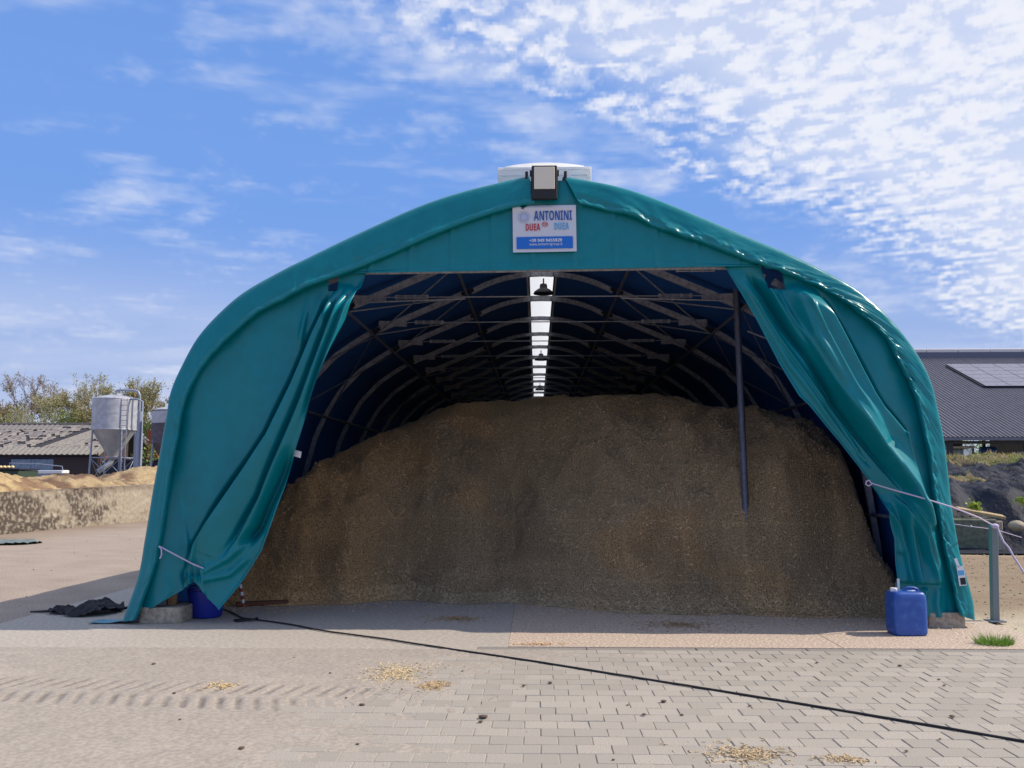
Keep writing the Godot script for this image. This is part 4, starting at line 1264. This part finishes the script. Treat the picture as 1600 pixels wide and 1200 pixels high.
func build_left() -> void:
	# old wall of a silage clamp, running away from the viewer
	var Wl := thing("clamp_wall", "low weathered concrete wall with dark stains and flaking face", "wall")
	var stain := noise(FastNoiseLite.TYPE_SIMPLEX_SMOOTH, 0.02, 5, 88)
	var wc := func(p: Vector3, _u, v) -> Color:
		var n := 0.85 * stain.get_noise_2d(p.z * 8.0, p.y * 16.0) + 0.45 * stain.get_noise_2d(p.z * 50.0 + 40.0, p.y * 60.0) + 0.22 * fn.get_noise_2d(p.z * 210.0, p.y * 210.0)
		var n2 := fn.get_noise_2d(p.z * 260.0, p.y * 260.0)
		var c := lin(194, 181, 162)
		var far_part := ss(-31.2, -31.4, p.z)
		c = c.lerp(lin(96, 84, 76), ss(-0.10, 0.30, n + 0.16 - 0.10 * p.y) * (0.95 - 0.75 * far_part))
		c = c.lerp(lin(216, 205, 188), ss(0.0, 0.35, n2) * 0.65)
		c = c.lerp(lin(122, 104, 90), ss(1.0, 1.2, p.y + 0.12 * n) * 0.5)
		return c
	part("wall_face", grid(420, 40, func(u: float, v: float):
		var z := lerpf(-17.0, -39.0, u)
		var x := -15.6 + (z + 17.0) * -0.075
		var y := lerpf(-0.03, 1.14 - (z + 25.0) * 0.018, v) + 0.03 * fn.get_noise_2d(z * 40.0, 5.0) * v
		var pit := maxf(0.0, stain.get_noise_2d(z * 40.0 + 30.0, y * 50.0)) * 0.06 + 0.014 * fn.get_noise_2d(z * 160.0, y * 160.0)
		var jt := absf(fposmod(z + 31.3, 3.6) - 1.8)
		pit += 0.05 * ss(1.74, 1.79, jt)
		return v3(x - pit + 0.04, y, z), wc), M.wall, Wl)
	part("wall_top", grid(120, 6, func(u: float, v: float):
		var z := lerpf(-17.0, -39.0, u)
		return v3(-15.6 + (z + 17.0) * -0.075 + 0.03 - 0.3 * v, 1.14 - (z + 25.0) * 0.018 + 0.02 * fn.get_noise_2d(z * 40.0, v * 20.0), z), wc), M.wall, Wl)
	part("wall_back", grid(10, 2, func(u: float, v: float):
		var z := lerpf(-17.0, -39.0, u)
		return v3(-15.6 + (z + 17.0) * -0.075 - 0.27, lerpf(1.14 - (z + 25.0) * 0.018, -0.03, v), z), wc), M.wall, Wl)
	# heaps behind the wall
	var heap := func(z0: float, z1: float, x0: float, x1: float, hgt: Callable, sd: float, c0: Color, c1: Color) -> ArrayMesh:
		return grid(150, 90, func(u: float, v: float):
			var z := lerpf(z0, z1, u)
			var x := lerpf(x0, x1, v) + (z + 25.0) * -0.075
			var y: float = hgt.call(z, v) * pow(sin(clampf(v, 0.0, 1.0) * PI), 0.6) * pow(sin(u * PI), 0.35)
			y += (0.14 * fn.get_noise_2d(z * 30.0 + sd, x * 30.0) + 0.09 * fr.get_noise_2d(z * 60.0, x * 60.0 + sd)) * ss(0.0, 0.5, y)
			return v3(x, maxf(y, -0.05), z), func(p: Vector3, _u: float, _v: float):
			var n := fn.get_noise_2d(p.z * 26.0 + sd, p.x * 26.0)
			var m := ss(-0.18, 0.22, n + (p.y - 1.3) * 0.42)
			return c1.lerp(c0, m) * (1.0 + 0.2 * fn.get_noise_2d(p.z * 150.0, p.x * 150.0)))
	var straw := lin(234, 212, 166)
	var h1 := thing("sawdust_heap", "tall yellow sawdust heap at the left behind the stained wall", "heap", Vector3.ZERO, "heaps behind the low wall")
	part("heap_body", heap.call(-36.0, -20.0, -15.4, -26.0, func(z, _v): return 1.75 + 0.5 * exp(-pow((z + 26.0) / 4.0, 2.0)), 5.0, straw, lin(184, 152, 122)), M.straw, h1)
	var h2 := thing("manure_heap", "long brown manure heap with straw patches behind the wall", "heap", Vector3.ZERO, "heaps behind the low wall")
	part("heap_body", heap.call(-52.0, -29.0, -15.1, -22.0, func(z, _v): return 1.72 + 0.25 * sin(z * 0.9), 45.0, lin(226, 204, 166), lin(156, 128, 106)), M.straw, h2)
	# grey tarpaulin scrap on the yard
	var tp := thing("tarpaulin_scrap", "grey green tarpaulin scrap lying before the stained wall", "tarpaulin", v3(-12.75, -0.05, -21.6))
	part("sheet", crumple(36, 24, 1.5, 1.3, 0.16, 33.0), M.tarp, tp)
	# silos
	silo("pale metal feed silo on legs with a filling pipe", v3(-25.3, 0, -53.0), M.silo, M.silo, false)
	silo("darker feed silo half hidden behind the tunnel's left side", v3(-20.6, -0.9, -50.5), M.silodk, M.silodk, true)
	var pipe := thing("filling_pipe", "curved metal filling pipe rising along the pale silo", "pipe", v3(-25.3, 0, -53.0))
	part("riser", tb([v3(0.15, 6.62, 0.3), v3(0.2, 6.72, 0.3), v3(0.4, 6.76, 0.3), v3(1.25, 6.74, 0.3), v3(1.5, 6.66, 0.3), v3(1.62, 6.4, 0.3), v3(1.62, 0.0, 0.3)], 0.075, 8), M.leg, pipe)
	part("vent_pipe", tb([v3(1.15, 6.2, 0.5), v3(1.6, 6.18, 0.6), v3(1.93, 6.05, 0.6), v3(1.95, 4.2, 0.6)], 0.06, 8), M.leg, pipe)
	part("lower_casing", bx(v3(1.72, 1.9, 0.45), v3(0.42, 4.6, 0.3), 0.03), M.leg, pipe)
	var lad := st_new()
	for sd in [-1.0, 1.0]: tube(lad, [v3(1.0 + sd * 0.18, 6.2, 0.95), v3(1.0 + sd * 0.18, 2.0, 0.95)], 0.025, 5)
	for k in 14: tube(lad, [v3(0.82, 2.2 + 0.3 * k, 0.95), v3(1.18, 2.2 + 0.3 * k, 0.95)], 0.016, 4)
	part("ladder", lad.commit(), M.leg, pipe)
	var pole := thing("steel_column", "slim galvanised column between the two feed silos", "column", v3(-22.6, 0, -50.4))
	part("shaft", tb([v3(0, 0, 0), v3(0, 5.3, 0)], 0.13, 10), M.leg, pole)
	part("foot_plate", bx(v3(0, 0.01, 0), v3(0.5, 0.03, 0.5)), M.leg, pole)
	# old barn with worn slates
	var Bn := thing("old_barn", "low old barn with a patched roof of worn grey slates", "barn")
	var ze := -57.0
	var zr := -61.5
	var ye := 3.05
	var yr := 5.22
	var xa := -50.0
	var xb := -28.2
	var sl := v3(0, yr - ye, zr - ze)
	var L := sl.length()
	var sb := Basis(Vector3.RIGHT, sl.normalized().cross(Vector3.RIGHT) * -1.0, sl.normalized())
	var nrm := Vector3.RIGHT.cross(sl.normalized()) * 1.0
	if nrm.y < 0.0: nrm = -nrm
	var roof := part("roof", null, M.underroof, Bn)
	var rs := st_new()
	box(rs, v3((xa + xb) * 0.5, (ye + yr) * 0.5, (ze + zr) * 0.5) - nrm * 0.06, v3(xb - xa, 0.1, L), 0.0, Basis(Vector3.RIGHT, nrm, Vector3.RIGHT.cross(nrm)))
	box(rs, v3((xa + xb) * 0.5, (ye + yr) * 0.5, 2.0 * zr - (ze + zr) * 0.5) - v3(0, 0.06, 0), v3(xb - xa, 0.1, L), 0.0, Basis(Vector3.RIGHT, v3(nrm.x, nrm.y, -nrm.z), Vector3.RIGHT.cross(v3(nrm.x, nrm.y, -nrm.z))))
	roof.mesh = rs.commit()
	var lay := [st_new(), st_new(), st_new()]
	var rows := 20
	for r in rows:
		for k in 72:
			var x := xa + 0.2 + 0.30 * (k + 0.5 * (r % 2))
			if x > xb - 0.2: continue
			var t := (r + 0.5) / rows
			var n := fn.get_noise_2d(x * 14.0, r * 7.0)
			var plain := (t < 0.22) or (t > 0.80 and x < -33.0) or (absf(x + 31.2 - (t - 0.5) * 4.0) < 1.0) or (x < -36.3 and t > 0.45 and t < 0.72)
			if plain or rng.randf() < 0.14 + 0.30 * ss(0.0, 0.4, n): continue
			var p := v3(x + rng.randfn(0, 0.03), lerpf(ye, yr, t), lerpf(ze, zr, t)) + nrm * 0.03
			box(lay[rng.randi() % 3], p, v3(0.30, 0.03, 0.26), 0.0, Basis(Vector3.RIGHT, nrm, Vector3.RIGHT.cross(nrm)).rotated(nrm, 0.5 + rng.randfn(0, 0.12)).rotated(Vector3.RIGHT, rng.randfn(0, 0.06)))
	for k in 3: part("slates", lay[k].commit(), M.slate[k], roof, "", "stuff")
	var patch := func(x0: float, x1: float, t0: float, t1: float, skew: float, m: Material) -> void:
		var n := int((x1 - x0) / 0.09)
		part("corrugated_sheet", grid(n, 1, func(u: float, v: float):
			var t := lerpf(t0, t1, v)
			return v3(lerpf(x0, x1, u) + skew * (t - t0), lerpf(ye, yr, t), lerpf(ze, zr, t)) + nrm * (0.05 + 0.025 * sin(u * n * PI * 0.5))), m, roof)
	patch.call(xa, xb, -0.03, 0.20, 0.0, M.sheet)
	patch.call(xa, -33.0, 0.80, 1.0, 0.0, M.slate[1])
	patch.call(-32.4, -30.4, 0.21, 0.85, 3.4, M.sheet)
	patch.call(xa, -36.3, 0.47, 0.70, 0.0, M.slate[2])
	part("ridge_cap", bx(v3((xa + xb) * 0.5, yr + 0.05, zr), v3(xb - xa, 0.12, 0.3), 0.02), M.slate[1], roof)
	part("verge_board", bx(v3(xb + 0.03, (ye + yr) * 0.5, (ze + zr) * 0.5), v3(0.05, 0.22, L), 0.0, Basis(Vector3.RIGHT, nrm, Vector3.RIGHT.cross(nrm))), M.sheet, Bn)
	part("front_wall", bx(v3((xa + xb) * 0.5, 1.45, ze - 0.4), v3(xb - xa - 0.2, 3.0, 0.2)), M.barn_dark, Bn)
	part("brick_wall", bx(v3(-29.75, 1.42, ze - 0.27), v3(2.95, 2.9, 0.1)), M.barn_brick, Bn)
	for x in [-33.3, -31.9]: part("door", bx(v3(x, 1.4, ze - 0.25), v3(1.3 if x < -33 else 1.45, 2.66, 0.08), 0.01), M.barn_door, Bn, "weathered pale blue sliding door")
	var gw := st_new()
	face(gw, [v3(xb - 0.1, 0, ze - 0.3), v3(xb - 0.1, ye - 0.05, ze - 0.3), v3(xb - 0.1, yr - 0.1, zr), v3(xb - 0.1, 0, zr)], v3(xb - 5, 1, ze))
	part("gable_wall", gw.commit(), M.barn_brick, Bn)
	var gt := st_new()
	for r in 5:
		for k in 4 - r / 2: box(gt, v3(xb + 0.04, ye - 0.2 + 0.26 * r, ze - 1.2 - 0.42 * r - 0.36 * k), v3(0.06, 0.24, 0.34), 0.01)
	part("gable_tiles", gt.commit(), M.tile, Bn, "orange tiles hung on the gable", "stuff")
	var hs := thing("dark_shed", "dark low shed wall behind the silo legs", "shed", v3(-22.0, 0, -58.0))
	part("wall", bx(v3(0, 1.3, 0), v3(12.0, 2.6, 0.3)), M.barn_dark, hs)
	part("roof", bx(v3(0, 2.68, -1.2), v3(12.2, 0.12, 3.0)), M.underroof, hs)
	var ch := st_new()
	for r in 14:
		for k in 3: box(ch, v3(-3.55 + 0.21 * k + 0.1 * (r % 2), 2.8 + 0.14 * r, -0.6), v3(0.2, 0.125, 0.45), 0.008)
	part("chimney", ch.commit(), M.tile, hs, "orange brick chimney", "stuff")
	shrub("silo_bush", "small green bush growing behind the pale silo's legs", v3(-25.6, 0, -59.0), 3.9, 3.0, "green", 2200)
	# trailer and trough before the barn
	var tr := thing("green_trailer", "dark green trailer with a row of yellow round ends on top", "trailer", v3(-24.6, 0, -40.0))
	part("body", bx(v3(0, 1.40, 0), v3(3.4, 0.96, 1.6), 0.03), mat(Color8(48, 66, 54), 0.7), tr)
	for k in 17: part("round_end", lathe([[0, 0.0], [0.06, 0.0], [0.06, -0.12], [0, -0.12]], 10, Basis(Vector3.RIGHT, PI * 0.5), v3(-1.5 + 0.18 * k, 2.02, 0.8)), mat(Color8(222, 204, 150), 0.8) if k == 0 else tr.get_child(1).material_override, tr)
	for x in [-1.0, 1.0]: part("wheel", lathe([[0, -0.12], [0.36, -0.12], [0.4, -0.08], [0.4, 0.08], [0.36, 0.12], [0, 0.12]], 20, Basis(Vector3.RIGHT, PI * 0.5), v3(x, 0.4, 0.7)), M.blackp, tr)
	part("deck", bx(v3(0, 1.92, 0), v3(3.5, 0.06, 1.7)), M.dark, tr)
	var th := thing("white_trough", "long pale trough with a wire guard before the barn doors", "trough", v3(-25.2, 0, -45.0))
	part("tank", bx(v3(0, 1.84, 0), v3(2.7, 0.17, 0.7), 0.03), M.white, th)
	for x in [-1.2, 1.2]: part("leg", bx(v3(x, 0.88, 0), v3(0.1, 1.76, 0.5)), M.leg, th)
	part("guard_rail", tb([v3(-1.4, 1.9, 0.3), v3(-1.4, 2.28, 0.3), v3(0.1, 2.25, 0.3), v3(1.3, 2.12, 0.3), v3(1.35, 1.9, 0.3)], 0.025, 5), M.leg, th)
	# woodland edge
	var z := -92.0
	tree("bare_tree", "bare reddish brown tree at the far left above the barn", v3(-52.5, 0, z), 12.3, 0.9, "brown", 1500, M.bark, 0.6)
	tree("bare_tree", "leafless grey tree at the very left edge", v3(-57.5, 0, z - 2), 11.0, 0.9, "brown", 900, M.bark, 0.6)
	tree("pale_tree", "pale budding birch with a white trunk left of the silo", v3(-48.5, 0, z - 1), 12.4, 0.75, "pale", 1900, M.birch, 0.5)
	tree("pale_tree", "small pale budding tree just left of the silo top", v3(-45.2, 0, z + 1), 11.4, 0.7, "pale", 1300, M.birch, 0.5)
	tree("tall_tree", "tallest brown budding tree right of the silo", v3(-40.6, 0, z + 2), 13.2, 0.85, "pale", 2000, M.bark, 0.6)
	tree("tall_tree", "brown budding tree beside the tunnel's left shoulder", v3(-37.4, 0, z), 11.6, 0.85, "brown", 1700, M.bark, 0.5)
	tree("green_tree", "low green leafing tree behind the silo", v3(-43.0, 0, z + 3), 10.4, 0.9, "olive", 2200, M.bark, 0.4, 0.2)
	tree("birch_tree", "slim white birch in front of the wood over the barn ridge", v3(-45.9, 0, z + 12), 8.6, 0.6, "olive", 260, M.birch, 0.4)
	var kinds := ["olive", "green", "brown", "olive", "green", "olive", "green", "brown", "olive", "green", "olive"]
	var xs := [-59.5, -56.0, -53.4, -50.8, -48.0, -45.6, -43.2, -40.6, -38.0, -35.4, -32.4]
	for k in 11:
		var place := "leftmost" if k == 0 else "number %d from the left" % (k + 1)
		var lab: String = ["leftmost olive bush of the woodland edge", "green bush beneath the leafless grey tree", "brown thicket beneath the bare reddish tree", "olive bush right of the brown thicket", "green bush under the pale birch", "olive bush behind the slim white birch", "green bush left behind the pale silo", "brown bush behind the pale silo's right side", "olive bush between the silos", "green bush behind the darker silo", "rightmost olive bush hidden by the tunnel's flank"][k]
		shrub("woodland_bush", lab, v3(xs[k], 0, z + 6 + rng.randfn(0, 1.0)), rng.randf_range(8.2, 9.4), 6.0, kinds[k], 5200)

func build_right() -> void:
	# covered silage heap
	var G := thing("silage_clamp", "broad silage heap under black plastic with weeds growing on it", "silage heap")
	var hh := func(x: float, z: float) -> float:
		var d := -19.7 - z + 0.5 * fn.get_noise_2d(x * 16.0, 2.0)
		var y := 1.30 * ss(0.0, 1.7, d) + 0.75 * ss(1.6, 9.0, d)
		y += (0.20 * fn.get_noise_2d(x * 30.0, z * 30.0) + 0.17 * fr.get_noise_2d(x * 46.0, z * 46.0) + 0.06 * fr.get_noise_2d(x * 120.0, z * 120.0)) * ss(0.05, 0.5, y)
		y *= 1.0 - ss(-31.0, -34.0, z) * 0.9
		return maxf(y, -0.04)
	var veg := func(x: float, z: float) -> float:
		var n := fn.get_noise_2d(x * 20.0, z * 14.0)
		var a := ss(-22.0, -22.6, z + n * 1.5) * ss(-24.8, -23.8, z + n * 1.4)
		var b := ss(-26.0, -26.8, z + n * 1.2) * ss(-30.4, -29.6, z + n)
		return maxf(a * ss(-0.35, 0.1, n), b)
	part("plastic_sheet", grid(170, 130, func(u: float, v: float):
		var x := lerpf(8.2, 24.0, u)
		var z := lerpf(-19.0, -34.0, v)
		return v3(x, hh.call(x, z), z)), M.plastic, G)
	part("soil_patch", grid(150, 120, func(u: float, v: float):
		var x := lerpf(8.2, 24.0, u)
		var z := lerpf(-21.4, -31.0, v)
		return v3(x, hh.call(x, z) + lerpf(-0.2, 0.03, veg.call(x, z)), z), func(p: Vector3, _u: float, _v: float):
		return lin(128, 112, 84).lerp(lin(110, 114, 66), ss(-0.2, 0.3, fn.get_noise_2d(p.x * 50.0, p.z * 50.0)))), M.pile, G)
	var gs := {"dry": st_new(), "olive": st_new(), "weed": st_new()}
	for k in 5200:
		var x := rng.randf_range(8.4, 20.0)
		var z := rng.randf_range(-30.8, -21.8)
		if rng.randf() > veg.call(x, z): continue
		var y: float = hh.call(x, z)
		var kind: String = "weed" if fn.get_noise_2d(x * 40.0 + 80.0, z * 40.0) > 0.28 else ("dry" if fn.get_noise_2d(x * 24.0 + 300.0, z * 24.0) > -0.05 else "olive")
		for q in 3:
			var b := v3(x + rng.randfn() * 0.06, y - 0.02, z + rng.randfn() * 0.06)
			var hgt := rng.randf_range(0.05, 0.19)
			var sd := v3(rng.randfn(), 0, rng.randfn()).normalized() * 0.022
			face(gs[kind], [b - sd, b + sd, b + v3(rng.randfn() * 0.08, hgt, rng.randfn() * 0.08)], b - v3(0, 0, 1))
	for k in gs: part("weeds", gs[k].commit(), M.leaf[k], G, "", "stuff")
	# bright weeds on the face
	for q in [[9.72, 1.16, -20.6, 0.14], [10.75, 1.06, -20.5, 0.22]]:
		var ws := st_new()
		for k in 90:
			var p := v3(q[0] + rng.randfn() * q[3] * 0.35, hh.call(q[0], -20.9) * 0.55 + 0.35 + rng.randfn() * 0.05, q[2] + 0.25 + rng.randfn() * 0.12)
			var e := v3(rng.randfn(), rng.randfn(), rng.randfn()).normalized() * 0.05
			var g := e.cross(v3(rng.randfn(), rng.randfn(), rng.randfn())).normalized() * 0.035
			face(ws, [p - e, p + g, p + e, p - g], p - v3(0, 0, 1))
		part("leafy_weed", ws.commit(), M.leaf.weed, G)
	var tz := thing("black_tarpaulin", "folded black tarpaulin lying along the top of the silage heap", "tarpaulin", v3(0, 0, 0))
	part("fold", grid(120, 24, func(u: float, v: float):
		var x := lerpf(9.5, 24.0, u)
		var a := v * PI
		return v3(x, 1.92 + (0.26 + 0.08 * fn.get_noise_2d(x * 20.0, 0.0)) * sin(a) + 0.06 * fn.get_noise_2d(x * 30.0, v * 40.0), -30.6 - 1.4 * (v - 0.5) * 2.0 + 0.1 * fn.get_noise_2d(x * 12.0, 70.0))), M.plastic, tz)
	part("fold", grid(80, 20, func(u: float, v: float):
		var x := lerpf(16.0, 24.0, u)
		var a := v * PI
		return v3(x, 2.05 + (0.42 * ss(0.0, 0.12, u) - 0.10 * u) * sin(a) + 0.05 * fn.get_noise_2d(x * 30.0, v * 40.0 + 90.0), -31.8 - 1.2 * (v - 0.5) * 2.0)), M.plastic, tz)
	var sn := thing("ballast_stone", "pale stone weighing down the black plastic beside the wall end", "stone", v3(10.35, 0.52, -19.82))
	part("lump", grid(14, 9, func(u: float, v: float):
		var a: float = -u * TAU
		var r := sin(v * PI) * (0.15 + 0.05 * fn.get_noise_2d(cos(a) * 40.0, sin(a) * 40.0 + v * 60.0))
		return v3(cos(a) * r * 1.2, -cos(v * PI) * 0.12, sin(a) * r)), M.conc, sn)
	# end of a concrete wall with a board on it
	var wl := thing("wall_end", "green grey concrete wall end before the black plastic sheet", "wall", v3(9.55, 0, -20.3))
	part("block", bx(v3(-0.1, 0.32, 0), v3(1.05, 0.70, 0.9), 0.03, Basis(Vector3.UP, -0.12)), M.conc_green, wl)
	part("lit_end_face", bx(v3(0.47, 0.30, 0.12), v3(0.14, 0.66, 0.75), 0.02, Basis(Vector3.UP, -0.12)), M.conc, wl)  # paler brown painted in for the light on the wall's end
	var bd := thing("wooden_board", "pale wooden board resting tilted on the green grey wall end", "board", v3(9.72, 0.79, -20.1))
	part("plank", bx(Vector3.ZERO, v3(0.95, 0.06, 0.34), 0.008, Basis.from_euler(v3(0.1, -0.25, -0.19))), M.board, bd)
	# big barn
	var Bn := thing("cattle_barn", "large open barn with a ribbed grey roof and solar panels", "barn")
	var ye := 3.77
	var ze := -50.0
	var yr := 10.75
	var zr := -68.0
	var x0 := 15.0
	var x1 := 52.0
	var nn := v3(0, 18.0, 6.98).normalized()
	var at := func(x: float, t: float, off: float) -> Vector3: return v3(x, lerpf(ye, yr, t), lerpf(ze, zr, t)) + nn * off
	var n := int((x1 - x0) / 0.25) * 4
	var hgt := [0.0, 0.0, 0.045, 0.045]
	var fr_ := [0.0, 0.62, 0.70, 0.92]
	var roof := part("roof", grid(n, 1, func(u: float, v: float):
		var k := int(round(u * n))
		return at.call(x0 + (k / 4) * 0.25 + fr_[k % 4] * 0.25, v * 0.955, hgt[k % 4])), M.roofblue, Bn)
	part("back_slope", grid(2, 1, func(u: float, v: float): return v3(lerpf(x0, x1, u), lerpf(yr, 7.6, v), lerpf(zr, -78.0, v))), M.roofblue, Bn)
	part("ceiling", grid(2, 1, func(u: float, v: float): return at.call(lerpf(x0, x1, u), v, -0.16)), M.dark, Bn)
	part("eave_board", bx(v3((x0 + x1) * 0.5, ye - 0.10, ze + 0.02), v3(x1 - x0, 0.16, 0.08)), M.steel, Bn)
	part("eave_beam", bx(v3((x0 + x1) * 0.5, ye - 0.28, ze - 0.3), v3(x1 - x0, 0.16, 0.2)), M.dark, Bn)
	part("ridge_gap", bx(v3((x0 + x1) * 0.5, yr - 0.22, zr + 0.7), v3(x1 - x0, 0.62, 0.5)), M.steel, roof)
	for k in 16: part("ridge_light", bx(v3(x0 + 1.2 + 2.35 * k, yr + 0.22, zr + 0.25), v3(2.31, 0.28, 1.3), 0.04), M.ridge, roof)
	var pb := Basis(Vector3.RIGHT, nn, Vector3.RIGHT.cross(nn))
	for r in 6:
		for k in 9:
			var pn := part("solar_panel", bx(at.call(30.25 + 1.68 * k, 0.515 + (r + 0.5) * 0.3075 / 6.0, 0.16), v3(1.64, 0.04, 0.95), 0.006, pb), M.panel, roof)
			pn.name = "solar_panel"
	part("panel_rail", bx(at.call(36.9, 0.668, 0.09), v3(15.2, 0.05, 5.7), 0.0, pb), M.dark, roof)
	for x in [18.6, 22.85, 27.1, 31.35, 35.6, 39.85, 44.1, 48.4]:
		part("post", bx(v3(x, 1.75, ze - 0.3), v3(0.26, 3.5, 0.26)), M.dark, Bn)
	for x in [20.5, 26.6, 32.7, 38.8]: part("inner_post", bx(v3(x, 2.4, -58.0), v3(0.9 if x < 30 else 0.4, 4.8, 0.4)), M.steel, Bn)
	var cw := st_new()
	for k in 70: box(cw, v3(33.0 + 0.3 * k, 2.2, -66.0), v3(0.27, 4.4, 0.06 + 0.03 * (k % 2)), 0.0)
	part("clad_wall", cw.commit(), mat(Color8(150, 152, 156), 0.6), Bn, "", "stuff")
	for x in [29.0, 31.6, 33.6]: part("inner_beam", bx(v3(x, 2.4, -59.0), v3(0.16, 4.8, 0.16)), M.dark, Bn)
	# things kept in the barn
	var V := thing("tractor", "pale cabbed tractor parked inside the open barn", "tractor", v3(26.3, 0, -57.0))
	part("cab_roof", bx(v3(0, 3.42, 0), v3(1.6, 0.16, 1.6), 0.05), M.white, V)
	var cabs := st_new()
	for sx in [-1.0, 1.0]:
		for sz in [-1.0, 1.0]: box(cabs, v3(sx * 0.7, 2.75, sz * 0.7), v3(0.09, 1.25, 0.09))
	part("cab_frame", cabs.commit(), M.leg, V)
	part("window", bx(v3(-0.02, 2.75, 0.7), v3(1.3, 1.1, 0.03)), M.glass, V)
	part("window", bx(v3(-0.72, 2.75, 0), v3(0.03, 1.1, 1.3)), M.glass, V)
	part("body", bx(v3(0.2, 1.6, 0), v3(2.4, 1.0, 1.0), 0.08), M.inkblue, V)
	for q in [[-0.3, 0.95, 0.8], [-0.3, 0.95, -0.8], [1.5, 0.6, 0.7], [1.5, 0.6, -0.7]]:
		part("wheel", lathe([[0, -0.2], [q[1] * 0.85, -0.2], [q[1], -0.12], [q[1], 0.12], [q[1] * 0.85, 0.2], [0, 0.2]], 22, Basis(Vector3.RIGHT, PI * 0.5), v3(q[0], q[1], q[2])), M.blackp, V)
	var stk := thing("pallet_stack", "stack of wooden pallets in the barn under the blue drum", "pallets", v3(27.8, 0, -56.0))
	for k in 18: part("pallet", bx(v3(0, 0.08 + 0.155 * k, 0), v3(1.4, 0.13, 1.0), 0.01), M.wood, stk)
	var dr := thing("blue_drum", "blue drum lying on pallets inside the open barn", "drum", v3(27.75, 3.14, -56.0))
	part("shell", lathe([[0, -0.46], [0.25, -0.46], [0.30, -0.42], [0.31, -0.15], [0.325, -0.14], [0.31, -0.12], [0.31, 0.12], [0.325, 0.14], [0.31, 0.15], [0.30, 0.42], [0.25, 0.46], [0, 0.46]], 24, Basis(Vector3(0, 0, 1), PI * 0.5)), M.blue, dr)
	part("bung", lathe([[0, 0.455], [0.05, 0.455], [0.05, 0.48], [0, 0.48]], 10, Basis(Vector3(0, 0, 1), PI * 0.5), v3(0, 0.15, 0)), M.white, dr)
	shrub("barn_bush", "yellow green bush seen through the open barn", v3(38.6, 0, -86.0), 6.6, 6.0, "weed", 4200)
	shrub("barn_bush", "pale bush seen behind the tractor through the barn", v3(33.0, 0, -90.0), 5.6, 6.0, "pale", 2600)
